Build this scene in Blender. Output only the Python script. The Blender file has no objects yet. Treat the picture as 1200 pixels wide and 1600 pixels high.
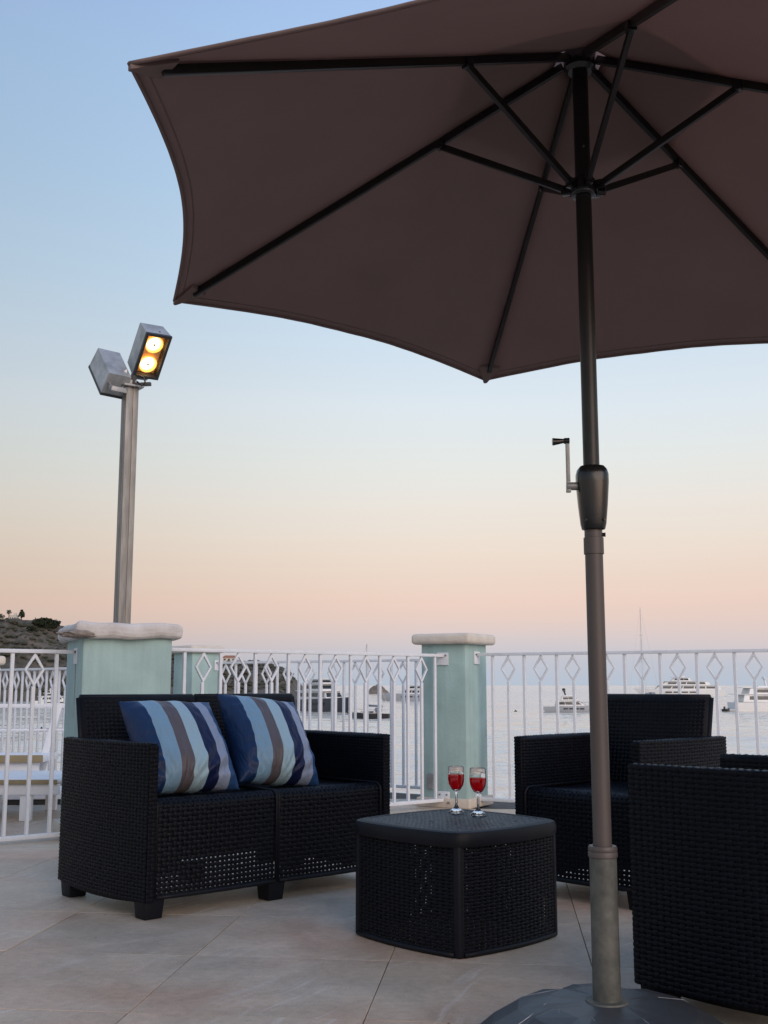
import bpy, bmesh, math, random
import numpy as np
from mathutils import Vector, Matrix
R = math.radians
random.seed(7)
rng = np.random.default_rng(11)
SC = bpy.context.scene
COL = SC.collection

# ------------------------------------------------------------------ camera
PITCH = 8.8776
cam = bpy.data.cameras.new('camera')
co = bpy.data.objects.new('camera', cam)
COL.objects.link(co)
co.location = (0, 0, 0.8)
co.rotation_euler = (R(90 + PITCH), 0, 0)
cam.sensor_fit = 'VERTICAL'
cam.sensor_height = 24.0
cam.lens = 24.0 * 1735 / 1600
cam.clip_start = 0.05
cam.clip_end = 60000
SC.camera = co

# ------------------------------------------------------------------ world: dusk sky facing away from the sunset
SUN_EL, SUN_AZ = R(26), R(150)      # the afterglow is behind the camera, to the right
W = bpy.data.worlds.new('World')
SC.world = W
W.use_nodes = True
nt = W.node_tree
nt.nodes.clear()
def lin(c):
    return tuple(((v / 255) / 12.92 if v / 255 <= .04045 else ((v / 255 + .055) / 1.055) ** 2.4) for v in c)
out = nt.nodes.new('ShaderNodeOutputWorld')
bg = nt.nodes.new('ShaderNodeBackground')
bg.inputs['Strength'].default_value = 1.0
tc = nt.nodes.new('ShaderNodeTexCoord')
sep = nt.nodes.new('ShaderNodeSeparateXYZ')
nt.links.new(tc.outputs['Generated'], sep.inputs[0])
ramp = nt.nodes.new('ShaderNodeValToRGB')
hz = nt.nodes.new('ShaderNodeTexNoise'); hz.inputs['Scale'].default_value = 2.2; hz.inputs['Detail'].default_value = 3
hmp = nt.nodes.new('ShaderNodeMapping'); hmp.inputs['Scale'].default_value = (1, 1, 7)
nt.links.new(tc.outputs['Generated'], hmp.inputs[0]); nt.links.new(hmp.outputs[0], hz.inputs['Vector'])
hm_ = nt.nodes.new('ShaderNodeMath'); hm_.operation = 'MULTIPLY_ADD'; hm_.inputs[1].default_value = .028; hm_.inputs[2].default_value = -.014
nt.links.new(hz.outputs['Fac'], hm_.inputs[0])
ha = nt.nodes.new('ShaderNodeMath'); ha.operation = 'ADD'
nt.links.new(sep.outputs['Z'], ha.inputs[0]); nt.links.new(hm_.outputs[0], ha.inputs[1])
nt.links.new(ha.outputs[0], ramp.inputs[0])
stops = [(0.0, (174, 187, 203)), (.018, (178, 187, 201)), (.041, (198, 190, 196)), (.058, (211, 191, 189)),
         (.075, (218, 193, 187)), (.097, (218, 198, 190)), (.13, (220, 207, 199)), (.165, (219, 213, 209)),
         (.20, (214, 217, 217)), (.24, (209, 217, 225)), (.28, (200, 213, 226)), (.34, (187, 208, 228)),
         (.42, (173, 200, 228)), (.50, (164, 193, 228)), (.56, (157, 185, 227)), (.75, (143, 172, 217)), (1.0, (132, 161, 209))]
el = ramp.color_ramp.elements
while len(el) > 1:
    el.remove(el[-1])
el[0].position = stops[0][0]; el[0].color = (*lin(stops[0][1]), 1)
for p_, c_ in stops[1:]:
    e = el.new(p_); e.color = (*lin(c_), 1)
# a little brighter toward the side the sun went down on
az = nt.nodes.new('ShaderNodeMapRange')
nt.links.new(sep.outputs['X'], az.inputs['Value'])
az.inputs['From Min'].default_value = -0.5; az.inputs['From Max'].default_value = 0.1
az.inputs['To Min'].default_value = 0.72; az.inputs['To Max'].default_value = 1.0
az.interpolation_type = 'SMOOTHSTEP'
mul = nt.nodes.new('ShaderNodeVectorMath'); mul.operation = 'SCALE'
nt.links.new(ramp.outputs[0], mul.inputs[0]); nt.links.new(az.outputs[0], mul.inputs['Scale'])
sky = nt.nodes.new('ShaderNodeTexSky')
sky.sky_type = 'NISHITA'; sky.sun_disc = False
sky.sun_elevation = R(1.5); sky.sun_rotation = SUN_AZ
sks = nt.nodes.new('ShaderNodeVectorMath'); sks.operation = 'SCALE'
nt.links.new(sky.outputs[0], sks.inputs[0]); sks.inputs['Scale'].default_value = 0.05
add = nt.nodes.new('ShaderNodeVectorMath'); add.operation = 'ADD'
nt.links.new(mul.outputs[0], add.inputs[0]); nt.links.new(sks.outputs[0], add.inputs[1])
nt.links.new(add.outputs[0], bg.inputs['Color'])
nt.links.new(bg.outputs[0], out.inputs['Surface'])

sun = bpy.data.lights.new('sun', 'SUN')
sun.energy = 1.5
sun.angle = R(50)
sun.color = (1.0, .80, .66)
so = bpy.data.objects.new('sun', sun)
COL.objects.link(so)
sd = Vector((math.sin(SUN_AZ) * math.cos(SUN_EL), math.cos(SUN_AZ) * math.cos(SUN_EL), math.sin(SUN_EL)))
so.rotation_euler = (-sd).to_track_quat('-Z', 'Y').to_euler()
so.location = (5, -8, 6)

SC.view_settings.view_transform = 'Standard'
SC.view_settings.look = 'None'
SC.view_settings.gamma = 1
SC.view_settings.use_curve_mapping = False
SC.view_settings.exposure = 0.10

# ------------------------------------------------------------------ helpers
def mat(name, col, rough=.6, metal=0, var=0, vscale=8, bump=0, bscale=60, spec=None, col2=None, stretch=None, detail=6, coord='Object'):
    m = bpy.data.materials.new(name); m.use_nodes = True
    n = m.node_tree; b = n.nodes['Principled BSDF']
    b.inputs['Base Color'].default_value = (*col, 1)
    b.inputs['Roughness'].default_value = rough
    b.inputs['Metallic'].default_value = metal
    if spec is not None: b.inputs['Specular IOR Level'].default_value = spec
    t = n.nodes.new('ShaderNodeTexCoord'); src = t.outputs[coord]
    if stretch:
        mp = n.nodes.new('ShaderNodeMapping'); mp.inputs['Scale'].default_value = stretch
        n.links.new(src, mp.inputs[0]); src = mp.outputs[0]
    if var or col2:
        nz = n.nodes.new('ShaderNodeTexNoise'); nz.inputs['Scale'].default_value = vscale; nz.inputs['Detail'].default_value = detail
        nz.inputs['Roughness'].default_value = .62
        n.links.new(src, nz.inputs['Vector'])
        r = n.nodes.new('ShaderNodeValToRGB'); n.links.new(nz.outputs['Fac'], r.inputs[0])
        r.color_ramp.elements[0].position = .32; r.color_ramp.elements[1].position = .68
        c2 = col2 or tuple(min(1, c * (1 + var)) for c in col)
        c1 = col if col2 else tuple(c * (1 - var) for c in col)
        r.color_ramp.elements[0].color = (*c1, 1); r.color_ramp.elements[1].color = (*c2, 1)
        n.links.new(r.outputs[0], b.inputs['Base Color'])
    if bump:
        nb = n.nodes.new('ShaderNodeTexNoise'); nb.inputs['Scale'].default_value = bscale; nb.inputs['Detail'].default_value = 5
        n.links.new(src, nb.inputs['Vector'])
        bp = n.nodes.new('ShaderNodeBump'); bp.inputs['Strength'].default_value = bump; bp.inputs['Distance'].default_value = .01
        n.links.new(nb.outputs['Fac'], bp.inputs['Height']); n.links.new(bp.outputs[0], b.inputs['Normal'])
    return m

def me_from(name, verts, faces, m=None, smooth=False):
    me = bpy.data.meshes.new(name)
    me.from_pydata([tuple(v) for v in verts], [], [tuple(f) for f in faces])
    if m:
        for mm in (m if isinstance(m, list) else [m]): me.materials.append(mm)
    if smooth: me.polygons.foreach_set('use_smooth', [True] * len(me.polygons))
    me.update()
    return me

def put(name, me, parent=None, loc=(0, 0, 0), rot=(0, 0, 0), kind=None):
    o = bpy.data.objects.new(name, me); COL.objects.link(o)
    o.location = loc; o.rotation_euler = rot
    if parent: o.parent = parent
    if kind: o['kind'] = kind
    return o

def tag(o, label, cat, group=None):
    o['label'] = label; o['category'] = cat
    if group: o['group'] = group
    return o

def thing(name, label, cat, loc=(0, 0, 0), rz=0, group=None):
    o = bpy.data.objects.new(name, None); COL.objects.link(o)
    o.empty_display_size = .1
    o.location = loc; o.rotation_euler = (0, 0, rz)
    return tag(o, label, cat, group)

def copy_tree(o, parent=None):
    c = o.copy(); COL.objects.link(c)
    if parent: c.parent = parent
    for ch in list(o.children): copy_tree(ch, c)
    return c

class MB:
    """collects simple solids into one mesh"""
    def __init__(s): s.v = []; s.f = []; s.mi = []; s.cur = 0
    def add(s, vs, fs):
        k = len(s.v); s.v += [tuple(v) for v in vs]
        for f in fs: s.f.append(tuple(i + k for i in f)); s.mi.append(s.cur)
    def box(s, c, d, M=None):
        x, y, z = [q / 2 for q in d]
        vs = [Vector((a, b, e)) for e in (-z, z) for b in (-y, y) for a in (-x, x)]
        if M is not None: vs = [M @ v for v in vs]
        vs = [v + Vector(c) for v in vs]
        s.add(vs, [(0, 2, 3, 1), (4, 5, 7, 6), (0, 1, 5, 4), (2, 6, 7, 3), (0, 4, 6, 2), (1, 3, 7, 5)])
    def hexa(s, vs):   # 8 corners in box order
        s.add(vs, [(0, 2, 3, 1), (4, 5, 7, 6), (0, 1, 5, 4), (2, 6, 7, 3), (0, 4, 6, 2), (1, 3, 7, 5)])
    def tube(s, pts, r, n=10, caps=True, flat=1.0):
        pts = [Vector(p) for p in pts]
        rs = r if isinstance(r, (list, tuple)) else [r] * len(pts)
        rings = []
        ref = None
        for i, p in enumerate(pts):
            t = (pts[min(i + 1, len(pts) - 1)] - pts[max(i - 1, 0)]).normalized()
            if ref is None: ref = Vector((0, 0, 1)) if abs(t.z) < .9 else Vector((1, 0, 0))
            a = t.cross(ref).normalized(); b = a.cross(t).normalized()
            ref = b
            rings.append([p + (a * math.cos(q) * flat + b * math.sin(q)) * rs[i] for q in [2 * math.pi * k / n for k in range(n)]])
        vs = [v for rg in rings for v in rg]; fs = []
        for i in range(len(rings) - 1):
            for k in range(n):
                fs.append((i * n + k, i * n + (k + 1) % n, (i + 1) * n + (k + 1) % n, (i + 1) * n + k))
        if caps:
            fs.append(tuple(range(n))[::-1]); fs.append(tuple((len(rings) - 1) * n + k for k in range(n)))
        s.add(vs, fs)
    def bar(s, a, b, w, h, up=(0, 0, 1)):
        a = Vector(a); b = Vector(b); t = (b - a).normalized(); up = Vector(up)
        sd = t.cross(up).normalized(); u2 = sd.cross(t).normalized()
        vs = [p + sd * (i * w / 2) + u2 * (j * h / 2) for p in (a, b) for j in (-1, 1) for i in (-1, 1)]
        s.hexa(vs)
    def lathe(s, prof, n=24, c=(0, 0, 0), close=False):
        vs = []; fs = []
        m_ = len(prof)
        for k in range(n):
            a = 2 * math.pi * k / n
            for r, z in prof: vs.append((c[0] + r * math.cos(a), c[1] + r * math.sin(a), c[2] + z))
        for k in range(n):
            k2 = (k + 1) % n
            for i in range(m_ - 1):
                fs.append((k * m_ + i, k2 * m_ + i, k2 * m_ + i + 1, k * m_ + i + 1))
        s.add(vs, fs)
    def mesh(s, name, m, smooth=False, bevel=0, seg=2, weld=False):
        me = me_from(name, s.v, s.f, m, smooth)
        if isinstance(m, list): me.polygons.foreach_set('material_index', s.mi)
        bm = bmesh.new(); bm.from_mesh(me)
        if weld: bmesh.ops.remove_doubles(bm, verts=bm.verts, dist=1e-5)
        if bevel:
            bmesh.ops.bevel(bm, geom=[e for e in bm.edges if e.calc_face_angle(0) > .5], offset=bevel, segments=seg, profile=.6, affect='EDGES', clamp_overlap=True)
        bmesh.ops.recalc_face_normals(bm, faces=bm.faces)
        bm.to_mesh(me); bm.free()
        if smooth == 'auto' or bevel:
            me.polygons.foreach_set('use_smooth', [True] * len(me.polygons))
            try: me.set_sharp_from_angle(angle=R(38))
            except Exception: pass
        return me

def cbox(name, c, d, m, parent=None, bevel=.004, seg=2, rot=(0, 0, 0), kind=None):
    b = MB(); b.box((0, 0, 0), d)
    return put(name, b.mesh(name, m, bevel=bevel, seg=seg), parent, c, rot, kind)

def weave(mb, fn, nu, nv, amp=.0022, fu=.74, fv=.62):
    """real over-and-under strips on a surface fn(u, v) -> points, normals (arrays)"""
    def strips(n_across, n_along, along_u, fill, sgn):
        k = np.arange(2 * n_along + 1)
        for j in range(n_across):
            c = (j + .5) / n_across
            hw = fill * .5 / n_across
            t = k / (2 * n_along)
            i = (k - 1) // 2
            hgt = np.where(k % 2 == 1, sgn * amp * np.where((i + j) % 2 == 0, 1, -1), 0.0)
            hgt = hgt * (1 + .22 * rng.standard_normal(len(t))); jit = .10 * hw * rng.standard_normal(len(t))
            rows = []
            for q, dz in ((-1, -amp * .75), (0, amp * .25), (1, -amp * .75)):
                a = np.full_like(t, c + q * hw) + jit
                P, N = fn(t, a) if along_u else fn(a, t)
                rows.append(P + N * (hgt + dz)[:, None])
            V = np.concatenate(rows); n = len(t)
            F = []
            for s_ in (0, 1):
                for e_ in range(n - 1):
                    F.append((s_ * n + e_, s_ * n + e_ + 1, (s_ + 1) * n + e_ + 1, (s_ + 1) * n + e_))
            mb.add(V, F)
    strips(nv, nu, True, fu, 1)
    strips(nu, nv, False, fv, -1)

def A3(x, y, z): return np.stack([x, y, z], axis=-1)

# ------------------------------------------------------------------ materials
M = {}
M['wicker'] = mat('black_rattan_plastic', (.0032, .0040, .0075), .46, var=.25, vscale=30, bump=.15, bscale=300, spec=.13)
M['lidweave'] = mat('black_rattan_lid', (.0060, .0068, .010), .45, var=.25, vscale=30, spec=.3)
M['smoothplastic'] = mat('black_moulded_plastic', (.0055, .0065, .0105), .5, var=.2, vscale=12, bump=.12, bscale=220, spec=.2)
M['white'] = mat('white_rail_paint', (.70, .725, .765), .42, var=.07, vscale=9, bump=.12, bscale=90)
M['mint'] = None
M['cap'] = mat('weathered_concrete_cap', (.64, .58, .50), .85, var=.10, vscale=9, bump=.35, bscale=45)
M['roughcap'] = mat('chipped_whitewashed_stone', (.52, .48, .45), .9, col2=(.68, .65, .62), vscale=7, bump=.9, bscale=22)
M['chip'] = mat('broken_stone', (.17, .14, .12), .95, col2=(.36, .31, .27), vscale=28, bump=1, bscale=50)
M['plinth'] = mat('worn_beige_plinth', (.50, .43, .35), .85, col2=(.62, .56, .48), vscale=11, bump=.4, bscale=40)
M['galv'] = mat('galvanised_steel', (.30, .30, .30), .5, .55, var=.3, vscale=7, bump=.1, bscale=60)
M['lamphouse'] = mat('grey_lamp_housing', (.40, .41, .41), .48, .5, var=.28, vscale=9, bump=.1, bscale=40)
M['lampdark'] = mat('dark_lamp_frame', (.045, .045, .045), .5, .3)
M['post'] = mat('weathered_grey_post', (.27, .25, .225), .55, .35, var=.3, vscale=5, stretch=(6, 6, .8))
M['darkpole'] = mat('dark_brown_metal', (.022, .019, .018), .38, .3, var=.15, vscale=20)
M['taupe'] = mat('taupe_painted_steel', (.085, .070, .065), .5, .1, var=.1, vscale=10, stretch=(1, 1, .2))
M['sleeve'] = mat('dull_zinc_sleeve', (.065, .070, .064), .6, .3, col2=(.135, .135, .12), vscale=22, bump=.15, bscale=50)
M['housing'] = mat('black_crank_housing', (.010, .010, .010), .25)
M['bolt'] = mat('bolt_metal', (.25, .25, .25), .4, .8)
M['grout'] = mat('grey_grout', (.085, .08, .075), .9, var=.3, vscale=14)
M['concrete'] = mat('terrace_concrete', (.36, .34, .32), .85, var=.15, vscale=4, bump=.3, bscale=30)

def mint():
    m = bpy.data.materials.new('mint_green_masonry_paint'); m.use_nodes = True
    n = m.node_tree; b = n.nodes['Principled BSDF']; L = n.links
    b.inputs['Roughness'].default_value = .72
    t = n.nodes.new('ShaderNodeTexCoord')
    def nz(sc, st, dt=5, dist=0):
        mp = n.nodes.new('ShaderNodeMapping'); mp.inputs['Scale'].default_value = st; L.new(t.outputs['Object'], mp.inputs[0])
        q = n.nodes.new('ShaderNodeTexNoise'); q.inputs['Scale'].default_value = sc; q.inputs['Detail'].default_value = dt; q.inputs['Distortion'].default_value = dist
        L.new(mp.outputs[0], q.inputs['Vector']); return q
    def rng_(src, a, c, lo, hi):
        q = n.nodes.new('ShaderNodeMapRange'); L.new(src, q.inputs[0]); q.inputs[1].default_value = a; q.inputs[2].default_value = c; q.inputs[3].default_value = lo; q.inputs[4].default_value = hi; return q
    drips = nz(3, (9, 9, .6)); blot = nz(4.5, (1, 1, 1), 6, .6); pl_ = nz(55, (1, 1, 1), 4)
    r = n.nodes.new('ShaderNodeValToRGB'); L.new(drips.outputs['Fac'], r.inputs[0])
    r.color_ramp.elements[0].position = .33; r.color_ramp.elements[1].position = .66
    r.color_ramp.elements[0].color = (.305, .435, .420, 1); r.color_ramp.elements[1].color = (.345, .485, .468, 1)
    k1 = rng_(blot.outputs['Fac'], .3, .7, .88, 1.08)
    s1 = n.nodes.new('ShaderNodeVectorMath'); s1.operation = 'SCALE'; L.new(r.outputs[0], s1.inputs[0]); L.new(k1.outputs[0], s1.inputs['Scale'])
    # worn flecks where the paint has gone chalky
    k2 = rng_(blot.outputs['Fac'], .66, .72, 0, .35)
    mx = n.nodes.new('ShaderNodeMix'); mx.data_type = 'RGBA'; L.new(k2.outputs[0], mx.inputs[0]); L.new(s1.outputs[0], mx.inputs[6]); mx.inputs[7].default_value = (.46, .52, .49, 1)
    L.new(mx.outputs[2], b.inputs['Base Color'])
    bp = n.nodes.new('ShaderNodeBump'); bp.inputs['Strength'].default_value = .3; bp.inputs['Distance'].default_value = .006
    L.new(pl_.outputs['Fac'], bp.inputs['Height']); L.new(bp.outputs[0], b.inputs['Normal'])
    return m
M['mint'] = mint()

def tilemat():
    m = bpy.data.materials.new('grey_beige_stone_tile'); m.use_nodes = True
    n = m.node_tree; b = n.nodes['Principled BSDF']; L = n.links
    g = n.nodes.new('ShaderNodeNewGeometry')
    oi = n.nodes.new('ShaderNodeObjectInfo')
    off = n.nodes.new('ShaderNodeVectorMath'); off.operation = 'SCALE'
    cmb = n.nodes.new('ShaderNodeCombineXYZ')
    L.new(oi.outputs['Random'], cmb.inputs[0]); L.new(oi.outputs['Random'], cmb.inputs[2])
    L.new(cmb.outputs[0], off.inputs[0]); off.inputs['Scale'].default_value = 37
    ad = n.nodes.new('ShaderNodeVectorMath'); ad.operation = 'ADD'
    L.new(g.outputs['Position'], ad.inputs[0]); L.new(off.outputs[0], ad.inputs[1])
    # broad cloudy tone, half shared between tiles (dirt) half of the tile (stone print)
    n1 = n.nodes.new('ShaderNodeTexNoise'); n1.inputs['Scale'].default_value = 1.5; n1.inputs['Detail'].default_value = 5
    L.new(g.outputs['Position'], n1.inputs['Vector'])
    n2 = n.nodes.new('ShaderNodeTexNoise'); n2.inputs['Scale'].default_value = 3.2; n2.inputs['Detail'].default_value = 7; n2.inputs['Distortion'].default_value = 1.4
    L.new(ad.outputs[0], n2.inputs['Vector'])
    r1 = n.nodes.new('ShaderNodeValToRGB'); L.new(n1.outputs['Fac'], r1.inputs[0])
    r1.color_ramp.elements[0].position = .36; r1.color_ramp.elements[1].position = .64
    r1.color_ramp.elements[0].color = (.49, .36, .272, 1); r1.color_ramp.elements[1].color = (.465, .41, .335, 1)
    e5 = r1.color_ramp.elements.new(.5); e5.color = (.52, .435, .345, 1)
    r2 = n.nodes.new('ShaderNodeValToRGB'); L.new(n2.outputs['Fac'], r2.inputs[0])
    r2.color_ramp.elements[0].position = .3; r2.color_ramp.elements[1].position = .72
    r2.color_ramp.elements[0].color = (.84, .82, .80, 1); r2.color_ramp.elements[1].color = (1.09, 1.08, 1.07, 1)
    mx = n.nodes.new('ShaderNodeMix'); mx.data_type = 'RGBA'; mx.blend_type = 'MULTIPLY'; mx.inputs[0].default_value = 1
    L.new(r1.outputs[0], mx.inputs[6]); L.new(r2.outputs[0], mx.inputs[7])
    # pale scuffs: long diagonal scrapes
    mp0 = n.nodes.new('ShaderNodeMapping'); mp0.inputs['Rotation'].default_value = (0, 0, R(-62))
    dz_ = n.nodes.new('ShaderNodeTexNoise'); dz_.inputs['Scale'].default_value = 1.3; L.new(ad.outputs[0], dz_.inputs['Vector'])
    dm = n.nodes.new('ShaderNodeVectorMath'); dm.operation = 'MULTIPLY_ADD'; L.new(dz_.outputs['Color'], dm.inputs[0]); dm.inputs[1].default_value = (.35, .35, 0); L.new(ad.outputs[0], dm.inputs[2])
    L.new(dm.outputs[0], mp0.inputs[0])
    mp = n.nodes.new('ShaderNodeMapping'); mp.inputs['Scale'].default_value = (1.5, 17, 1)
    L.new(mp0.outputs[0], mp.inputs[0])
    n3 = n.nodes.new('ShaderNodeTexNoise'); n3.inputs['Scale'].default_value = 1.5; n3.inputs['Detail'].default_value = 4; n3.inputs['Distortion'].default_value = .5
    L.new(mp.outputs[0], n3.inputs['Vector'])
    r3 = n.nodes.new('ShaderNodeValToRGB'); L.new(n3.outputs['Fac'], r3.inputs[0])
    r3.color_ramp.elements[0].position = .60; r3.color_ramp.elements[1].position = .74
    n4 = n.nodes.new('ShaderNodeTexNoise'); n4.inputs['Scale'].default_value = 2.3
    L.new(g.outputs['Position'], n4.inputs['Vector'])
    mm = n.nodes.new('ShaderNodeMath'); mm.operation = 'MULTIPLY'
    r4 = n.nodes.new('ShaderNodeValToRGB'); L.new(n4.outputs['Fac'], r4.inputs[0]); r4.color_ramp.elements[0].position = .40; r4.color_ramp.elements[1].position = .62
    L.new(r3.outputs[0], mm.inputs[0]); L.new(r4.outputs[0], mm.inputs[1])
    sc = n.nodes.new('ShaderNodeMath'); sc.operation = 'MULTIPLY'; sc.inputs[1].default_value = .8; L.new(mm.outputs[0], sc.inputs[0])
    m2 = n.nodes.new('ShaderNodeMix'); m2.data_type = 'RGBA'; L.new(sc.outputs[0], m2.inputs[0])
    L.new(mx.outputs[2], m2.inputs[6]); m2.inputs[7].default_value = (.64, .60, .555, 1)
    # each tile a touch different
    hs = n.nodes.new('ShaderNodeMapRange'); L.new(oi.outputs['Random'], hs.inputs[0]); hs.inputs[3].default_value = .9; hs.inputs[4].default_value = 1.08
    m3 = n.nodes.new('ShaderNodeVectorMath'); m3.operation = 'SCALE'; L.new(m2.outputs[2], m3.inputs[0]); L.new(hs.outputs[0], m3.inputs['Scale'])
    gr = n.nodes.new('ShaderNodeTexNoise'); gr.inputs['Scale'].default_value = 160; gr.inputs['Detail'].default_value = 3; L.new(g.outputs['Position'], gr.inputs['Vector'])
    gs = n.nodes.new('ShaderNodeTexNoise'); gs.inputs['Scale'].default_value = 38; gs.inputs['Detail'].default_value = 6; L.new(g.outputs['Position'], gs.inputs['Vector'])
    gm = n.nodes.new('ShaderNodeMath'); gm.operation = 'ADD'; L.new(gr.outputs['Fac'], gm.inputs[0]); L.new(gs.outputs['Fac'], gm.inputs[1])
    gq = n.nodes.new('ShaderNodeMapRange'); L.new(gm.outputs[0], gq.inputs[0]); gq.inputs[1].default_value = .6; gq.inputs[2].default_value = 1.4; gq.inputs[3].default_value = .80; gq.inputs[4].default_value = 1.18
    m4 = n.nodes.new('ShaderNodeVectorMath'); m4.operation = 'SCALE'; L.new(m3.outputs[0], m4.inputs[0]); L.new(gq.outputs[0], m4.inputs['Scale'])
    # small dark specks of grit and droppings
    vo = n.nodes.new('ShaderNodeTexVoronoi'); vo.inputs['Scale'].default_value = 5.5; L.new(g.outputs['Position'], vo.inputs['Vector'])
    vr = n.nodes.new('ShaderNodeMapRange'); L.new(vo.outputs['Distance'], vr.inputs[0]); vr.inputs[1].default_value = .018; vr.inputs[2].default_value = .035; vr.inputs[3].default_value = .30; vr.inputs[4].default_value = 1.0
    m5 = n.nodes.new('ShaderNodeVectorMath'); m5.operation = 'SCALE'; L.new(m4.outputs[0], m5.inputs[0]); L.new(vr.outputs[0], m5.inputs['Scale'])
    L.new(m5.outputs[0], b.inputs['Base Color'])
    rr = n.nodes.new('ShaderNodeMapRange'); L.new(n2.outputs['Fac'], rr.inputs[0]); rr.inputs[3].default_value = .42; rr.inputs[4].default_value = .62; b.inputs['Specular IOR Level'].default_value = .35
    L.new(rr.outputs[0], b.inputs['Roughness'])
    bp = n.nodes.new('ShaderNodeBump'); bp.inputs['Strength'].default_value = .12; bp.inputs['Distance'].default_value = .01
    L.new(n2.outputs['Fac'], bp.inputs['Height']); L.new(bp.outputs[0], b.inputs['Normal'])
    return m
M['tile'] = tilemat()

def fabricmat():
    m = mat('brown_parasol_polyester', (.30, .215, .195), .85, var=.09, vscale=3, bump=.10, bscale=700)
    n = m.node_tree; b = n.nodes['Principled BSDF']; o = n.nodes['Material Output']
    tr = n.nodes.new('ShaderNodeBsdfTranslucent'); tr.inputs['Color'].default_value = (.37, .240, .215, 1)
    mix = n.nodes.new('ShaderNodeMixShader'); mix.inputs[0].default_value = .42
    n.links.new(b.outputs[0], mix.inputs[1]); n.links.new(tr.outputs[0], mix.inputs[2]); n.links.new(mix.outputs[0], o.inputs['Surface'])
    return m
M['canopy'] = fabricmat()

def pillowmat():
    m = bpy.data.materials.new('striped_satin'); m.use_nodes = True
    n = m.node_tree; b = n.nodes['Principled BSDF']; L = n.links
    uv = n.nodes.new('ShaderNodeUVMap'); uv.uv_map = 'stripe'
    sp = n.nodes.new('ShaderNodeSeparateXYZ'); L.new(uv.outputs[0], sp.inputs[0])
    r = n.nodes.new('ShaderNodeValToRGB'); L.new(sp.outputs[0], r.inputs[0])
    cr = r.color_ramp; cr.interpolation = 'CONSTANT'
    bands = [(0, (.007, .026, .085)), (.16, (.19, .32, .44)), (.315, (.10, .088, .10)), (.445, (.31, .45, .53)),
             (.585, (.004, .009, .050)), (.715, (.25, .30, .42)), (.85, (.018, .060, .165))]
    while len(cr.elements) > 1: cr.elements.remove(cr.elements[-1])
    cr.elements[0].position = 0; cr.elements[0].color = (*bands[0][1], 1)
    for p_, c_ in bands[1:]:
        e = cr.elements.new(p_); e.color = (*c_, 1)
    L.new(r.outputs[0], b.inputs['Base Color'])
    b.inputs['Roughness'].default_value = .48
    b.inputs['Specular IOR Level'].default_value = .32
    b.inputs['Anisotropic'].default_value = .5
    mp = n.nodes.new('ShaderNodeMapping'); mp.inputs['Scale'].default_value = (22, 8, 7); mp.inputs['Rotation'].default_value = (0, .4, .5)
    tc_ = n.nodes.new('ShaderNodeTexCoord'); L.new(tc_.outputs['Object'], mp.inputs[0])
    nz = n.nodes.new('ShaderNodeTexNoise'); nz.inputs['Scale'].default_value = 1.6; nz.inputs['Detail'].default_value = 3; nz.inputs['Distortion'].default_value = .9
    L.new(mp.outputs[0], nz.inputs['Vector'])
    bp = n.nodes.new('ShaderNodeBump'); bp.inputs['Strength'].default_value = .8; bp.inputs['Distance'].default_value = .010
    L.new(nz.outputs['Fac'], bp.inputs['Height']); L.new(bp.outputs[0], b.inputs['Normal'])
    return m
M['pillow'] = pillowmat()

def glassmat(name, col, ior, rough=0.0):
    m = bpy.data.materials.new(name); m.use_nodes = True
    b = m.node_tree.nodes['Principled BSDF']
    b.inputs['Base Color'].default_value = (*col, 1); b.inputs['Roughness'].default_value = rough
    b.inputs['Transmission Weight'].default_value = 1; b.inputs['IOR'].default_value = ior
    return m
M['glass'] = glassmat('clear_glass', (1, 1, 1), 1.45)
def winemat():
    m = bpy.data.materials.new('red_drink'); m.use_nodes = True
    n = m.node_tree; b = n.nodes['Principled BSDF']
    b.inputs['Base Color'].default_value = (.75, .004, .018, 1); b.inputs['Roughness'].default_value = .08
    b.inputs['Transmission Weight'].default_value = .55; b.inputs['IOR'].default_value = 1.34
    o = n.nodes['Material Output']
    tr = n.nodes.new('ShaderNodeBsdfTranslucent'); tr.inputs['Color'].default_value = (1.0, .012, .04, 1)
    mix = n.nodes.new('ShaderNodeMixShader'); mix.inputs[0].default_value = .6
    n.links.new(b.outputs[0], mix.inputs[1]); n.links.new(tr.outputs[0], mix.inputs[2]); n.links.new(mix.outputs[0], o.inputs['Surface'])
    return m
M['wine'] = winemat()

def emat(name, col, s):
    m = bpy.data.materials.new(name); m.use_nodes = True
    b = m.node_tree.nodes['Principled BSDF']
    b.inputs['Base Color'].default_value = (*col, 1)
    b.inputs['Emission Color'].default_value = (*col, 1); b.inputs['Emission Strength'].default_value = s
    return m
M['lampcore'] = emat('lit_sodium_bulb', (1.0, .82, .45), 2.6)
M['lampring'] = emat('lit_reflector_bowl', (1.0, .55, .11), .95)
M['gold'] = mat('golden_reflector', (.80, .50, .22), .45, .2)

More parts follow.
